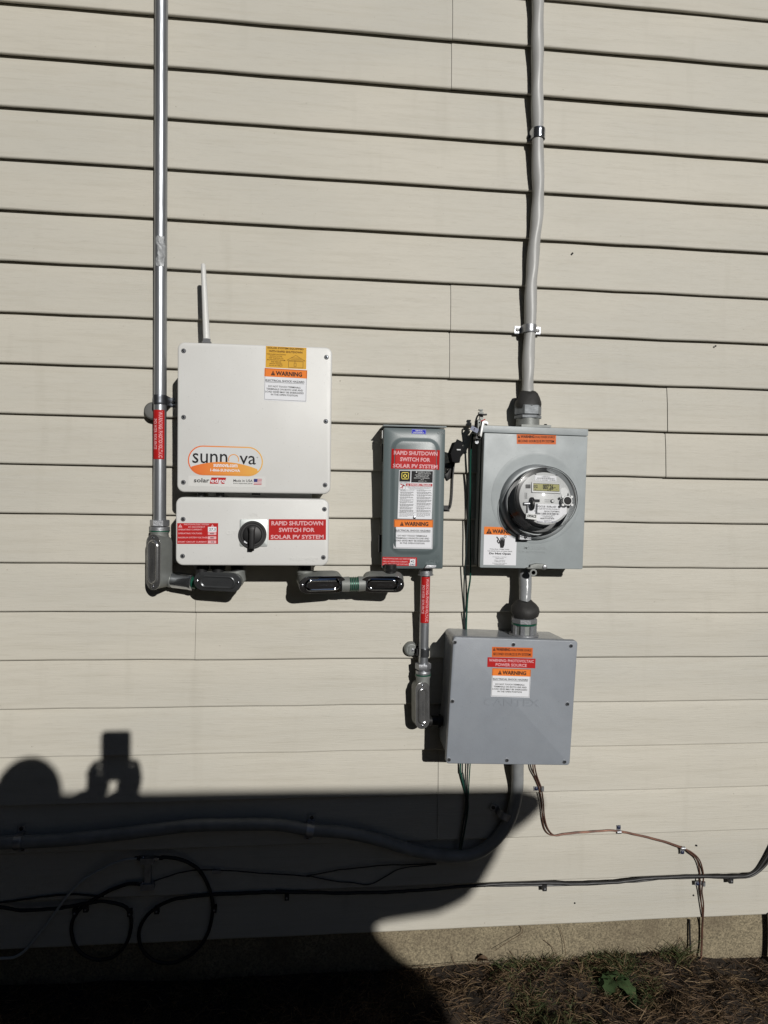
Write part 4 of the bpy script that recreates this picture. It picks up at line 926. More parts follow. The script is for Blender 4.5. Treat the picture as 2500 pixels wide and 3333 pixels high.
# right conduit under the switch
dR = .05; rR = .0128; a = wp(1386, 1850, dR); c = wp(1377, 2190, dR)
t = thing('conduit_pipe', 'short steel conduit with a red label below the green-grey switch box', 'conduit', c)
b = MB(); b.tube([a, c], rR, M_STEEL, 24); build('pipe', b, t)
pr = lambda y: a+(c-a)*((wp(1380, y, dR).z-a.z)/(c.z-a.z))
wrap_label(pr(1876), pr(2025), rR, t)
b = MB(); b.lathe(pr(1862), (0, 0, -1), [(-.01, rR+.006), (.004, rR+.006), (.005, rR+.008), (.008, rR+.008), (.009, rR+.001)], M_ZINC, 24); build('top_bushing', b, t)
b = MB(); nut(b, pr(2177), (0, 0, 1), 0, (pr(2158)-pr(2177)).z, rR+.0085, M_ZINC, 6, .1); nut(b, pr(2194), (0, 0, 1), 0, (pr(2182)-pr(2194)).z, rR+.007, M_ZINC, 24); b.lathe(pr(2196), (0, 0, 1), [(0, rR+.0085), (.003, rR+.0085)], M_GRTH, 24); build('compression_connector', b, t)
strap(1380, 2122, dR, rR, 'steel strap on the short labelled conduit beside the junction box', ear=.002, hw=.0115, m=M_CHROME)
p = wp(1341, 2118, .04); t = thing('conduit_hanger', 'round grey hanger disc with a cross screw left of the short conduit', 'hanger', (p.x, -.014, p.z))
b = MB(); b.lathe((p.x, -.012, p.z), (0, -1, 0), [(0, .0195), (.012, .0195), (.014, .018), (.016, .0175), (.018, .015), (.0185, .013), (.0175, .012)], M_CAST, 30); build('disc', b, t)
b = MB(); b.box((p.x+.002, -.031, p.z), (.017, .003, .017), M_CAST); build('square_pad', b, t)
b = MB(); b.lathe((p.x+.003, -.0325, p.z), (0, -1, 0), [(0, .0042), (.0014, .004), (.0018, .002)], M_ZINC, 14); b.box((p.x+.003, -.0345, p.z), (.0045, .0006, .0009), M_INK); b.box((p.x+.003, -.0346, p.z), (.0009, .0006, .0045), M_INK); build('cross_screw', b, t)
b = MB(); b.box((p.x+.020, -.035, p.z-.002), (.016, .028, .018), M_BLACKM); build('hanger_arm', b, t)
c5 = wp(1376, 2297, .072)
conduit_body('conduit_elbow', 'upright oval-covered fitting on the short conduit left of the junction box', c5, .126, .0395, .045, rots(88.5, 12, 0), [(pr(2235), pr(2196), rR+.0062, M_CAST)])
b = MB(); a = wp(1392, 2345, .04); c = wp(1470, 2348, .05); b.lathe(a, c-a, [(0, .014), ((c-a).length, .014)], M_BLACKM, 20); b.lathe(a, c-a, [((c-a).length*.45, .019), ((c-a).length*.55, .019)], M_BLACKM, 8); tag(build('conduit_nipple', b), 'dark side nipple entering the junction box from the upright fitting', 'nipple')

# ================================================================== SERVICE CABLE
dS = T+.0175
def cable(b, pts, d, r, m, k=8, flat=.9, tw=.22): 
    P = spline([wp(q[0], q[1], q[2] if len(q) > 2 else d) for q in pts], k); b.tube(P, r, m, 20, True, flat, tw); return P
b = MB(); cable(b, [(1752, -170), (1751, 0), (1750, 110), (1749, 226), (1749, 330), (1750, 430), (1751, 560), (1752, 640), (1747, 715), (1739, 795), (1732, 880), (1728, 950), (1725, 1070), (1720, 1170), (1718, 1240), (1718, 1290)], dS, .0168, M_CABLE, flat=.90)
up_c = tag(build('service_cable', b), 'thick grey service cable coming down the wall to the top of the meter box', 'cable')
strap(1751, 438, dS, .0172, 'two-hole strap high on the service cable, band twisted and loose', ear=.002, hw=.013, m=M_CHROME)
strap(1723, 1071, dS, .0172, 'two-hole strap with bright ears on the service cable above the meter box', ear=.018, hw=.0105, m=M_ZINC)
def putty(prof, c, label, seed):
    b = MB(); rq = random.Random(seed); loops = []
    for z, r, dx in prof:
        loops.append([c+Vector((dx+math.cos(a)*r*(1+.06*math.sin(3*a+z*90+seed)), math.sin(a)*r*.92*(1+.05*math.cos(2*a+seed)), z+.003*math.sin(2*a+seed*2))) for a in [2*math.pi*k/28 for k in range(28)]])
    b.loft(loops, M_PUTTY); return tag(build('duct_seal', b), label, 'duct seal', 'lumps of duct seal')
M_NUT = mat('dull_zinc_nut', (.25, .265, .28), .6, metal=.35, noise=.3, nscale=70, bump=.6, bscale=250)
c = wp(1717, 1326, .05); k_ = 1.75/FPX
putty([(-.004, .034, 0), (.004, .0355, 0), (.012, .034, 0), (.022, .029, .002), (.034, .024, .002), (.040, .019, .001), (.042, .012, 0)], c, 'black duct seal mounded on the connector above the meter box', 1)
t = thing('cable_connector', 'large grey compression connector on top of the meter box', 'connector', wp(1718, 1393, .05))
zz = lambda y: wp(1718, y, .05).z; cx_ = wp(1718, 1360, .05).x; c = Vector((cx_, -.05, 0))
b = MB(); nut(b, c, (0, 0, 1), zz(1351), zz(1321), .0365, M_NUT, 6, .25); build('top_nut', b, t); b = MB(); nut(b, c, (0, 0, 1), zz(1363.5), zz(1353), .036, M_NUT, 6, .1); build('lower_nut', b, t)
b = MB(); b.lathe(c, (0, 0, 1), [(zz(1393), .0315), (zz(1362), .0305)], M_CAST, 32); build('hub_neck', b, t)
b = MB(); x0 = wp(1686, 1390, .05).x; x1 = wp(1781, 1390, .05).x; b.box(((x0+x1)/2, -.047, zz(1388)-.001), (x1-x0, .07, .006), M_CAST); b.lathe((x1-.008, -.06, zz(1386)), (0, 0, 1), [(0, .0045), (.005, .004)], M_BLACKM, 8); build('hub_flange', b, t)
# short cable from the meter box to the junction box
b = MB(); cable(b, [(1708, 1838, .045), (1709, 1870, .05), (1710, 1905, .056), (1709, 1945, .062), (1709, 1985, .068)], .05, .0172, M_CABLE2, flat=.93, tw=.1)
tag(build('service_cable', b), 'short glossy grey cable from the meter box down to the junction box', 'cable')
c = wp(1708, 1996, .072); putty([(-.018, .022, -.004), (-.008, .034, .001), (.004, .038, .002), (.014, .037, .002), (.022, .031, 0), (.029, .023, -.002), (.034, .018, -.002)], c, 'black-brown bulge of duct seal on the connector above the junction box', 4)
t = thing('cable_connector', 'bright connector with blue gasket on top of the junction box', 'connector', wp(1706, 2070, .072))
zz = lambda y: wp(1706, y, .072).z; cx_ = wp(1706, 2030, .072).x; c = Vector((cx_, -.072, 0)); k2 = (1.804-.072)/FPX
b = MB(); nut(b, c, (0, 0, 1), zz(2009), zz(1991), 41*k2, M_ZINC, 6, .45); build('top_nut', b, t); b = MB(); nut(b, c, (0, 0, 1), zz(2026), zz(2010), 44*k2, M_ZINC, 8, .2); build('lower_nut', b, t)
b = MB(); b.lathe(c, (0, 0, 1), [(zz(2031), 42.5*k2), (zz(2026), 42.5*k2)], M_GRTH, 32); build('green_washer', b, t)
b = MB(); b.lathe(c, (0, 0, 1), [(zz(2062), 37*k2), (zz(2031), 37*k2)], M_CAST, 32)
for k in range(8):
    a = R(22+45*k); b.box((cx_+math.cos(a)*39*k2, -.072+math.sin(a)*39*k2, (zz(2061)+zz(2032))/2), (.004, .011, zz(2032)-zz(2061)), M_ZINC, Matrix.Rotation(a, 4, 'Z'))
build('ribbed_sleeve', b, t); b = MB(); b.lathe(c, (0, 0, 1), [(zz(2066), 49*k2), (zz(2061), 49*k2), (zz(2060), 46*k2)], M_ZINC, 36); build('flange', b, t)
b = MB(); zj = (fj.M@Vector((0, 0, fj.h-.004))).z; b.lathe(c, (0, 0, 1), [(zj-.002, 46*k2), (zz(2066), 47*k2)], M_BLUR, 36); build('blue_gasket', b, t)

# lower service cable that curves away to the left
b = MB(); low = [(1686, 2470, .05), (1685, 2500, .045), (1684, 2560), (1676, 2615), (1660, 2665), (1632, 2710), (1590, 2754), (1540, 2780), (1480, 2787), (1420, 2781), (1335, 2764), (1225, 2731), (1120, 2709), (1010, 2705-4), (900, 2687-3), (753, 2684), (640, 2686), (540, 2696), (360, 2718), (180, 2735), (0, 2742), (-200, 2748)]
cable(b, low, dS, .0168, mat('lower_cable_jacket', (.235, .245, .25), .45, noise=.2, nscale=30, bump=.5, bscale=60), k=5, flat=.95, tw=.04)
tag(build('service_cable', b), 'grey service cable sweeping from the junction box away to the lower left', 'cable')
strap(1641, 2650, dS, .0172, 'strap at the bend of the lower grey cable, its ear to the left', ear=.02, hw=.010, axis=(.45, 0, 1), one='l')
strap(1008, 2702, dS, .0172, 'strap on the shaded run of the lower grey cable, middle', ear=.016, hw=.010, axis=(1, 0, -.2), m=M_ZINC)
strap(63, 2740, dS, .0172, 'strap on the shaded run of the lower grey cable, far left', ear=.016, hw=.010, axis=(1, 0, .05), m=M_ZINC)

# ================================================================== WIRES
def wire(name, pts, d, r, m, label, cat='wire', k=6, n=8, extra=None):
    b = MB(); pxtube(b, pts, d, r, m, n, k)
    for i_, v_ in enumerate(b.v): v_.z += .0006*math.sin(v_.x*47+len(pts))+.0004*math.sin(v_.x*131+v_.z*90)
    if extra: pxtube(b, extra, d, r, m, n, k)
    return tag(build(name, b), label, cat)
dW = T+.004
ZA = Z(1400, 1100, 2.212); ZB = Z(1350, 2000, 2.212)
wire('ground_wire', [ZA(310, 690)+(.045,), ZA(296, 780)+(.04,), ZA(290, 900)+(.035,), ZA(289, 1150)+(.03,), ZA(288, 1450)+(.03,), ZA(290, 1640)+(.03,), ZA(288, 1740)+(.03,), ZA(272, 1850)+(.02,), ZA(264, 1980)+(.02,), ZA(260, 2120)+(.02,)]+[ZA(262, 2400)+(.02,)]+[ZB(330, 1060)+(.02,), ZB(334, 1150)+(.02,), ZB(352, 1230)+(.02,), ZB(366, 1300)+(.02,), ZB(372, 1380)+(.02,), ZB(350, 1500)+(.02,), ZB(322, 1690)+(.03,)], .02, .0024, M_GREEN, 'green ground wire hanging from the bonding clamp past the junction box')
wire('ground_wire', [ZA(303, 690)+(.045,), ZA(286, 860)+(.035,), ZA(278, 1200)+(.03,), ZA(262, 1500)+(.03,), ZA(247, 1720)+(.025,), ZA(244, 1850)+(.02,), ZA(250, 2000)+(.02,), ZA(254, 2120)+(.02,), ZA(255, 2400)+(.02,), ZB(343, 1060)+(.02,), ZB(350, 1160)+(.02,), ZB(366, 1290)+(.022,), ZB(362, 1420)+(.022,), ZB(318, 1690)+(.03,)], .02, .0019, M_DKWIRE, 'thin black wire close beside the green one from the bonding clamp')
wire('ground_wire', [ZB(386, 1060)+(.022,), ZB(376, 1200)+(.022,), ZB(377, 1300)+(.022,), ZB(372, 1450)+(.022,), ZB(332, 1690)+(.03,)], .02, .0019, M_DKWIRE, 'dark wire leaving the junction box bottom, left one of the close pair')
wire('ground_wire', [ZB(400, 1060)+(.022,), ZB(391, 1200)+(.022,), ZB(385, 1320)+(.022,), ZB(380, 1440)+(.022,), ZB(336, 1690)+(.03,)], .02, .0017, M_GREEN, 'dark green wire leaving the junction box bottom, right one of the close pair')

cuA = [(258, 60), (262, 100), (275, 150), (298, 210), (310, 290), (317, 380), (338, 455), (380, 495), (450, 489), (600, 475), (690, 469), (765, 475), (900, 500), (1050, 541), (1145, 572), (1200, 597), (1245, 640), (1266, 700), (1271, 760), (1262, 830), (1272, 920), (1266, 1050), (1262, 1180), (1255, 1290)]
cuB = [(247, 60), (250, 100), (262, 150), (286, 215), (301, 300), (306, 400), (324, 468), (368, 494), (450, 484), (600, 470), (690, 465), (765, 470), (900, 495), (1050, 536), (1145, 567), (1188, 600), (1230, 640), (1250, 720), (1250, 790), (1258, 900), (1266, 990), (1262, 1050), (1258, 1180), (1251, 1290)]
gnd = lambda L_: [Z8(*q)+(((.028 if q[1] < 130 else dW) if q[1] < 1020 else .010+(.012 if q[1] > 1250 else 0)),) for q in L_]
wire('copper_wire', gnd(cuA), dW, .0021, M_COPPER, 'bare copper ground wire on the right, upper strand of the clipped pair', 'wire', 5)
wire('copper_wire', gnd(cuB), dW, .0020, M_COPPER, 'bare copper ground wire on the right, lower left strand of the clipped pair', 'wire', 5)
def clip(px, py, vert, label, m=M_ZINC, mh=None, s=1.):
    c = wp(px, py, T); t = thing('wire_clip', label, 'clip', c, 0, 'metal clips holding the wires'); b = MB(); w_, h_ = (.012*s, .021*s) if vert else (.028*s, .012*s)
    b.box((c.x, -T-.0012, c.z), (w_, .0016, h_), m); sx = (0, -h_*.38) if vert == 1 else (0, h_*.38) if vert == 2 else (w_*.38, 0)
    b.tube([Vector((c.x+sx[0]-(0 if not vert else w_*.5), -T-.004, c.z+sx[1]-(h_*.5 if not vert else 0))), Vector((c.x+sx[0]+(0 if not vert else w_*.5), -T-.004, c.z+sx[1]+(h_*.5 if not vert else 0)))], .0048, m, 10, True); build('clip_strap', b, t)
    b = MB(); q = Vector((c.x-sx[0]*.6, -T-.002, c.z-sx[1]*.6)); b.lathe(q, (0, -1, 0), [(0, .0058*s), (.002, .0054*s), (.0035, .003*s)], mh or mat('blue_black_screw', (.012, .018, .05), .5, metal=.2), 6 if not mh else 12); build('clip_screw', b, t)
clip(*Z8(280, 213), 0, 'metal wire clip with hex screw on the copper wires right below the junction box')
clip(*Z8(761, 455), 1, 'upright metal clip over the nearly level run of the copper wires')
clip(*Z8(1143, 585), 2, 'tilted metal clip where the copper wires start to turn down')
clip(*Z8(1247, 782), 0, 'metal clip on the copper wires just under the black cable')

coax = [Z8(1740, 470), Z8(1700, 540), Z8(1659, 610), Z8(1600, 695), Z8(1545, 733), Z8(1480, 742), Z8(1420, 744), Z8(1250, 741), Z8(1000, 750), Z8(850, 765), Z8(700, 780), Z8(500, 786), Z8(300, 782), Z8(0, 790), Z7(1250, 793), Z7(1000, 813), Z7(800, 830), Z7(500, 841), Z7(200, 839), Z7(0, 831), Z6(1540, 917), Z6(1300, 925), Z6(1100, 936), Z6(950, 955), Z6(850, 1000), Z6(780, 1062), Z6(750, 1140), Z6(765, 1220), Z6(820, 1280), Z6(900, 1304), Z6(1000, 1275), Z6(1080, 1210), Z6(1130, 1120), Z6(1150, 1000), Z6(1130, 900), Z6(1080, 805), Z6(1020, 760), Z6(950, 736), Z6(870, 732)]
wire('coaxial_cable', coax, T+.006, .0046, M_RUB, 'black cable clipped along the lower wall, ending in the larger loop', 'cable', 6, 10)
wire('coaxial_cable', [Z8(1740, 520), Z8(1659, 655), Z8(1600, 715), Z8(1540, 745), Z8(1400, 750), Z8(1250, 748), Z8(1000, 757), Z8(850, 772), Z8(500, 792), Z8(0, 797), Z7(1250, 800)], T+.004, .0034, M_RUB, 'thinner black cable just under the long clipped one at the lower right', 'cable', 6, 8)
loop1 = [Z6(740, 873), Z6(690, 876), Z6(640, 890), Z6(580, 915), Z6(530, 945), Z6(470, 982), Z6(415, 1030), Z6(386, 1100), Z6(398, 1190), Z6(450, 1258), Z6(540, 1284), Z6(630, 1256), Z6(690, 1180), Z6(709, 1080), Z6(690, 1012), Z6(640, 982), Z6(560, 968), Z6(480, 978), Z6(360, 998), Z6(280, 1008), Z6(130, 1018), Z6(0, 998), Z6(-150, 980)]
wire('coaxial_cable', loop1, T+.006, .0046, M_RUB, 'black cable with the smaller loop, running out at the lower left', 'cable', 6, 10)
wire('coaxial_cable', [Z6(560, 940), Z6(400, 932), Z6(250, 940), Z6(120, 960), Z6(0, 975), Z6(-150, 995)], T+.004, .0024, M_RUB, 'thin black cable arching left above the smaller loop', 'cable', 6, 8)
wire('white_cable', [Z6(-150, 1275), Z6(0, 1276), Z6(80, 1268), Z6(140, 1230), Z6(230, 1120), Z6(310, 1010), Z6(380, 920), Z6(470, 840), Z6(580, 778), Z6(660, 748), Z6(740, 737)], T+.010, .0036, M_WCAB, 'white cable curving down to the lower left corner', 'cable', 6, 10)
wire('thin_wire', [Z6(830, 858), Z6(950, 820), Z6(1060, 800), Z6(1170, 799), Z6(1400, 815), Z6(1659, 832), Z7(180, 738), Z7(300, 718), Z7(400, 701), Z7(650, 676), Z7(960, 667)], T+.003, .0017, M_RUB, 'thin dark wire in the shade with a straight upper run', 'wire', 6, 6)
wire('thin_wire', [Z7(180, 738), Z7(260, 752), Z7(350, 770), Z7(470, 783), Z7(550, 791), Z7(620, 762), Z7(720, 706), Z7(800, 686), Z7(960, 668)], T+.003, .0015, M_RUB, 'thin dark wire in the shade, dipping branch below the straight one', 'wire', 6, 6)
def cclip(px, py, label):
    c = wp(px, py, T); b = MB(); b.box((c.x, -T-.005, c.z), (.012, .010, .018), M_BLACK); b.lathe((c.x, -T-.010, c.z-.002), (0, -1, 0), [(0, .003), (.002, .0025)], M_ZINC, 10)
    tag(build('cable_clip', b), label, 'clip', 'black plastic clips on the black cables')
for q, lb in ((Z8(313, 800), 'black plastic clip on the long cable left of the copper wires'), (Z8(1427, 755), 'black plastic clip on the long cable at the far right'), (Z6(1550, 935), 'shaded black clip where the long cable leaves the larger loop'), (Z6(850, 1008), 'shaded black clip at the upper left of the larger cable loop'), (Z6(1160, 1000), 'shaded black clip on the right side of the larger cable loop'), (Z6(705, 1022), 'shaded black clip on the right side of the smaller cable loop'), (Z6(468, 998), 'shaded black clip where the smaller loop crosses itself'), (Z6(410, 1018), 'shaded black clip on the left side of the smaller cable loop')): cclip(*q, lb)
c = wp(*Z6(1170, 803), T); b = MB(); b.box((c.x, -T-.004, c.z), (.022, .008, .009), M_ZINC); tag(build('wire_connector', b), 'small metal connector on the thin shaded wire', 'connector')
# ground block with F connectors
c = wp(*Z6(803, 800), T); t = thing('cable_ground_block', 'small shaded metal ground block joining the looped black cables and white cable', 'ground block', c)
b = MB(); b.box((c.x, -T-.007, c.z), (.016, .012, .075), M_ZINC); build('upright_bar', b, t)
for i, y in enumerate((735, 873)):
    q = wp(*Z6(803, y), T); b = MB(); b.box((q.x, -T-.010, q.z), (.034, .016, .016), M_ZINC); build('barrel_block', b, t)
    for sx, xx in ((-1, 748), (1, 860)) if i == 0 else ((-1, 745),):
        e = wp(*Z6(xx, y), T+.008); b = MB(); nut(b, e, (-sx, 0, 0), 0, .014, .0062, M_CHROME, 6); b.lathe(e, (sx, 0, 0), [(0, .0052), (.010, .0048)], M_BLACK, 12); build('cable_end', b, t)

# foundation cables on the right
wire('black_cable', [Z8(1188, 1000)+(.006,), Z8(1189, 1060)+(.007,), Z8(1191, 1120)+(.008,), Z8(1195, 1200)+(.012,)], .006, .0026, M_RUB, 'thin black cable running down the foundation left of the copper wires', 'cable')
wire('drain_hose', [(2520, 2975, .03), (2522, 3000, .03), (2523, 3050, .03), (2521, 3110, .03), (2519, 3150, .035)], .03, .009, M_RUB, 'black hose at the right edge in front of the foundation', 'hose', 6, 14)

# ================================================================== BONDING CLAMP on the meter box
ZC = Z(1520, 1310, 5.925); PC = lambda x, y, d=.075: wp(*ZC(x, y), d)
t = thing('bonding_clamp', 'small bright metal bonding clamp on the upper left corner of the meter box', 'clamp', PC(240, 600))
def cbox(b, x0, y0, x1, y1, d, th, m):
    p = PC(x0, y0, d); q = PC(x1, y1, d); b.box(((p.x+q.x)/2, -d+th/2, (p.z+q.z)/2), (abs(q.x-p.x), th, abs(p.z-q.z)), m)
b = MB(); cbox(b, 238, 125, 310, 155, .08, .010, M_CAST); cbox(b, 258, 150, 295, 340, .078, .006, M_CAST); cbox(b, 236, 182, 320, 245, .083, .014, M_CAST); cbox(b, 250, 245, 312, 330, .080, .01, M_CAST); build('wire_post', b, t)
b = MB(); b.plate([(PC(*q).x, PC(*q).z) for q in ((190, 345), (188, 560), (215, 560), (255, 330), (240, 320))], -.05, -.085, M_CAST, .001); cbox(b, 225, 322, 335, 350, .085, .02, M_CAST); build('clamp_body', b, t)
b = MB(); b.plate([(PC(*q).x, PC(*q).z) for q in ((260, 370), (202, 650), (240, 682), (282, 440), (300, 425), (335, 430), (350, 455), (375, 430), (362, 395), (320, 375))], -.082, -.10, mat('bright_clamp', (.75, .75, .74), .35, metal=.3), .001); build('hooked_bracket', b, t)
b = MB(); cbox(b, 268, 350, 300, 362, .095, .006, M_RED); b.tube([PC(270, 358, .095), PC(310, 345, .097), PC(352, 322, .097)], .0014, M_RED, 6); build('red_tie', b, t)
b = MB(); p = PC(185, 765, .07); b.tube([p, p+Vector((.004, 0, .022))], .0045, M_ZINC, 10); b.lathe(p, (0, -1, 0), [(0, .006), (.004, .005)], M_ZINC, 6); build('clamp_bolt', b, t)
b = MB(); cbox(b, 175, 655, 262, 700, .088, .03, M_BLACKM); build('clamp_jaw', b, t)
b = MB(); P = spline([PC(165, 560, .07), PC(160, 460, .07), PC(175, 340, .075), PC(205, 260, .08), PC(250, 232, .085), PC(320, 236, .088), PC(382, 232, .088)], 6); b.tube(P, .0024, M_RUB, 8); tag(build('ground_wire', b), 'short black wire bent over the top of the bonding clamp', 'wire')
b = MB(); p = PC(146, 520, .085); b.box(p, (.0215, .002, .0115), mat('tag_blue_grey', (.14, .16, .24), .5), Matrix.Rotation(R(26), 4, 'Y')); t2 = build('wire_tag', b); tag(t2, 'small blue-grey wire tag marked 2 beside the bonding clamp', 'tag')
vs, fs_ = text_mesh('2', 1.5); b = MB(); M_ = Matrix.Translation(p)@Matrix.Rotation(R(26), 4, 'Y'); b.add([M_@Vector((-.001+(a-.5)*.004, -.0014, (v-.5)*.006)) for a, v in vs], fs_, M_INK); build('number_print', b, t2, False, 0)

# ================================================================== BEHIND THE CAMERA: what throws the shadows
# photographer
def throw(x, y, dist):
    """point dist metres out from the wall whose shadow lands at photo pixel x,y"""
    q = wp(x, y, T); return q-SUN*((dist-T)/SUN.y)
skin = mat('skin', (.42, .26, .19), .55); coat = mat('dark_coat', (.03, .035, .05), .85); hairm = mat('brown_hair', (.05, .03, .02), .7)
hd = throw(95, 2616, 2.28); hx, hy, hz_ = hd
ph_c = throw(376, 2447, 1.825)
def skinned(name, verts, edges, rad, m, parent, root=0, sub=2):
    me = bpy.data.meshes.new(name); me.from_pydata([tuple(v) for v in verts], edges, []); o = bpy.data.objects.new(name, me); COL.objects.link(o); o.modifiers.new('s', 'SKIN')
    for i, r in enumerate(rad): me.skin_vertices[0].data[i].radius = (r, r) if not isinstance(r, tuple) else r; me.skin_vertices[0].data[i].use_root = (i == root)
    sb = o.modifiers.new('d', 'SUBSURF'); sb.levels = sb.render_levels = sub
    bpy.context.view_layer.update(); me2 = bpy.data.meshes.new_from_object(o.evaluated_get(bpy.context.evaluated_depsgraph_get())); bpy.data.objects.remove(o)
    bm_ = MB(); bm_.add([v.co for v in me2.vertices], [tuple(p.vertices) for p in me2.polygons], m); return build(name, bm_, parent, False, 180)
gz0 = ground_h(hx, -2.4); Hh = hz_+.115-gz0
per = thing('person', 'person in dark clothes holding a phone up to photograph the wall', 'person', (hx, -2.42, gz0))
top_s = hz_-.20; hip = gz0+(top_s-gz0)*.60; yb = -2.36
Vt = [(hx, yb, hip), (hx, yb, hip+.16), (hx, yb, top_s-.14), (hx, yb, top_s), (hx, yb+.02, hz_-.12), (hx, yb+.06, hz_-.02), (hx, yb+.07, hz_+.055)]
Rd = [(.155, .115), (.135, .10), (.165, .11), (.13, .09), .05, (.072, .085), (.066, .078)]
Ed = [(i, i+1) for i in range(6)]
def addv(p, r, e): Vt.append(tuple(p)); Rd.append(r); Ed.append((e, len(Vt)-1)); return len(Vt)-1
for sx in (-1, 1):
    a = addv((hx+sx*.17, yb, top_s-.03), .075, 3); e = addv((ph_c[0]+(.115 if sx > 0 else -.125), yb+.22, ph_c[2]-.20), .078, a)
    wr = Vector(ph_c)+Vector((sx*.028, -.038, -.108)); addv(wr, .066, e)
    k = addv((hx+sx*.10, yb+.01, hip-.06), .085, 0); k = addv((hx+sx*.11, yb+.06, (hip+gz0)/2), .06, k); k = addv((hx+sx*.12, yb, gz0+.08), .042, k); addv((hx+sx*.13, yb+.14, gz0+.035), .036, k)
skinned('body', Vt, Ed, Rd, coat, per)
b = MB(); L_ = []
for i in range(13):
    v = -math.pi/2+math.pi*i/12
    L_.append([Vector((hx+math.cos(a)*math.cos(v)*.076, yb+.075+math.sin(a)*math.cos(v)*.092, hz_+.0+math.sin(v)*.113)) for a in [2*math.pi*k/24 for k in range(24)]])
b.loft(L_, skin); b.lathe((hx, yb+.162, hz_-.022), (0, 1, -.25), [(-.01, .016), (.010, .012), (.018, .006)], skin, 10)
for sx in (-1, 1):
    b.lathe((hx+sx*.032, yb+.150, hz_+.008), (0, 1, 0), [(-.004, .013), (.004, .010), (.007, .004)], M_LBW, 12); b.lathe((hx+sx*.032, yb+.1565, hz_+.008), (0, 1, 0), [(0, .005), (.002, .004)], M_INK, 10); b.lathe((hx+sx*.078, yb+.07, hz_-.005), (sx, 0, 0), [(-.006, .024), (.006, .026), (.010, .018)], skin, 12)
b.box((hx, yb+.155, hz_-.058), (.04, .012, .008), mat('lips', (.35, .12, .10), .5)); build('head', b, per)
b = MB(); L_ = []
for i in range(9):
    v = -.25+(math.pi/2+.25)*i/8; L_.append([Vector((hx+math.cos(a)*math.cos(v)*.084, yb+.062+math.sin(a)*math.cos(v)*.098, hz_+.02+math.sin(v)*.105)) for a in [2*math.pi*k/24 for k in range(24)]])
b.loft(L_, hairm); build('hair', b, per)
# hands: palm and five fingers each, closed round the phone's long edges
for sx in (-1, 1):
    e = Vector(ph_c)+Vector((sx*.037, 0, -.032)); w0 = Vector(ph_c)+Vector((sx*.024, -.035, -.112)); V = [w0, e+Vector((sx*.016, -.022, -.052))]; Rr = [.040, .036]; Eh = [(0, 1)]
    for k, (dz, ln_) in enumerate(((-.005, .9), (-.024, 1.), (-.042, .95), (-.060, .8))):
        V += [e+Vector((sx*.020, -.006, dz)), e+Vector((sx*.013, .010, dz+.004)), e+Vector((-sx*.006*ln_, .011, dz+.006))]; Rr += [.0088, .0082, .007]; n_ = len(V); Eh += [(1, n_-3), (n_-3, n_-2), (n_-2, n_-1)]
    V += [e+Vector((sx*.016, -.022, -.020)), e+Vector((sx*.004, -.018, .002))]; Rr += [.0105, .0085]; n_ = len(V); Eh += [(1, n_-2), (n_-2, n_-1)]
    skinned('hand', V, Eh, Rr, skin, per)
b = MB(); b.plate(rrect(ph_c[0], ph_c[2]-.013, .074, .158-.026, .010), -1.826, -1.8175, M_BLACK, .001); tag(build('phone', b), "black phone held upright in the photographer's two hands", 'phone')
# unseen made-up object, outlined to throw the long dark shadow band
GD = 3.15; gm = mat('dark_caster', (.05, .055, .06), .8, noise=.3, nscale=8, bump=1, bscale=20)
sil = [(-1500, 2618), (-600, 2612), (300, 2608), (900, 2597), (1300, 2594), (1600, 2592), (1700, 2590), (1757, 2606), (1766, 2632), (1738, 2656), (1690, 2676), (1652, 2730), (1615, 2800), (1580, 2855), (1545, 2908), (1480, 2935), (1390, 2948), (1300, 2962), (1230, 2992), (1196, 3030), (1190, 3075), (1215, 3120), (1275, 3180), (1340, 3225), (1350, 3300), (1340, 3420), (-1500, 3420)]
P = [throw(*q, GD) for q in sil]; o = [(q.x, q.z) for q in P][::-1]
gmin = ground_h(0, -GD)-.3
gb = thing('unseen_shadow_caster', 'unseen made-up shape behind the photographer, outlined to throw the long dark shadow', 'grill', (P[10].x-.9, -GD, ground_h(0, -GD)))
b = MB(); cz_ = sum(q[1] for q in o)/len(o); cxx = sum(q[0] for q in o)/len(o)
def loopat(dy, k): return [Vector((cxx+(x-cxx)*k, -GD+dy, cz_+(z-cz_)*k)) for x, z in o]
b.loft([loopat(-.10, .93), loopat(-.05, .985), loopat(0, 1), loopat(.05, .985), loopat(.10, .93)], gm); build('caster_hull', b, gb)

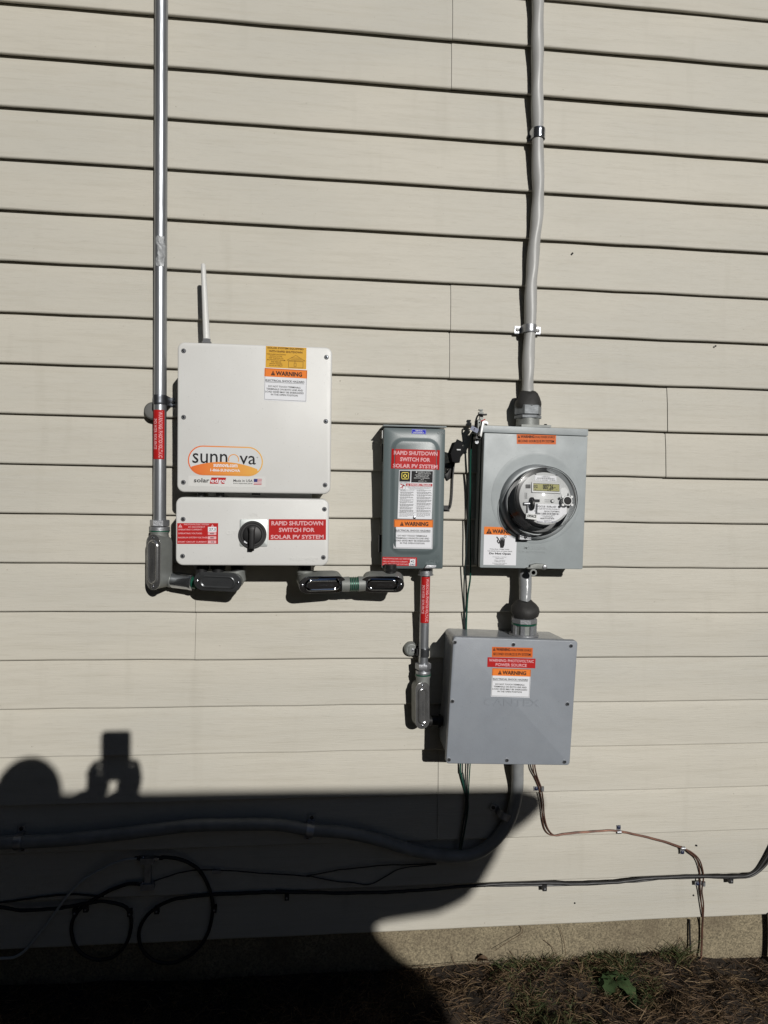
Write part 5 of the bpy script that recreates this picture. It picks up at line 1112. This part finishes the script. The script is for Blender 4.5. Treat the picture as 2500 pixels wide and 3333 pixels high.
# behind the photographer: unseen evergreens added to block sky light and darken the shadow
M_BARK = mat('bark', (.06, .045, .035), .9, noise=.5, nscale=12, bump=2, bscale=30)
M_NEED = mat('evergreen_foliage', (.020, .036, .016), .7, noise=.5, nscale=3, spec=.2)
rt = random.Random(11)
def evergreen(loc, h, label):
    t = thing('sky_blocker_evergreen', label, 'tree', loc, 0, 'unseen evergreens added to block sky light')
    b = MB(); b.tube([Vector(loc)+Vector((0, 0, h*q)) for q in (0, .3, .7, .98)], [h*.022, h*.018, h*.009, h*.002], M_BARK, 8); build('trunk', b, t)
    b = MB()
    for i in range(2600):
        u = rt.random()**.8; z = h*(.06+.94*u); rr = h*.21*(1-u)**.75*(.55+.45*abs(math.sin(u*34+rt.random())))+.05; a = rt.uniform(0, 6.283); r = rr*rt.uniform(.45, 1)
        c = Vector(loc)+Vector((math.cos(a)*r, math.sin(a)*r, z)); d_ = Vector((math.cos(a), math.sin(a), rt.uniform(-.7, .1))).normalized(); s_ = d_.cross(Vector((rt.uniform(-.4, .4), rt.uniform(-.4, .4), 1))).normalized(); l_ = h*.055
        b.add([c-d_*l_*.3, c+s_*l_*.35, c+d_*l_, c-s_*l_*.35], [(0, 1, 2, 3)], M_NEED)
    build('crown', b, t, False, 0); return t
first = None; k = 0
azs = math.degrees(math.atan2(-SUN.x, -SUN.y*-1)) if False else math.degrees(math.atan2(-SUN.x, SUN.y))   # bearing of the sun, to the right of straight out
for az, dist, h in ((-74, 6.5, 9), (-58, 6.8, 10), (-42, 7, 9.5), (-27, 7.4, 10), (-13, 8, 9.2), (1, 8.6, 2.6), (12, 9, 2.8), (22, 9, 2.7), (32, 8.8, 2.8), (50, 8.2, 9.6), (63, 7.2, 9.4), (77, 6.6, 9), (-86, 6.2, 8.5), (87, 6.4, 9)):
    x = math.sin(R(az))*dist; y = -math.cos(R(az))*dist; loc = (x, y-.2, ground_h(0, -4)-.1); big = h > 5
    nth = ('first', 'second', 'third', 'fourth', 'fifth', 'sixth', 'seventh', 'eighth', 'ninth', 'tenth', 'eleventh', 'twelfth', 'outermost left', 'outermost right')[k]
    lb = nth+(' tall dark evergreen' if big else ' low young evergreen')+', counted from the left of the unseen row added to block sky light' if k < 12 else nth+' tall evergreen of the unseen row added to block sky light'
    continue_ = ('tall dark evergreen added behind the photographer to block sky light, %s' if big else 'low young evergreen added in the sunny gap behind the photographer, %s') % ('bearing left of the gap' if az < 0 else 'bearing right of the gap' if az > 40 else 'in the low row')
    if first is None: first = evergreen(loc, 9, lb); o = first
    else:
        o = first.copy(); COL.objects.link(o); WM[o.name] = WM[first.name]
        for ch in first.children: c = ch.copy(); COL.objects.link(c); c.parent = o
        o.location = loc; o['label'] = lb
    s_ = h/9; o.scale = (s_*(1.35 if big else 2.3), s_*(1.35 if big else 2.3), s_); o.rotation_euler.z = k*1.3; k += 1
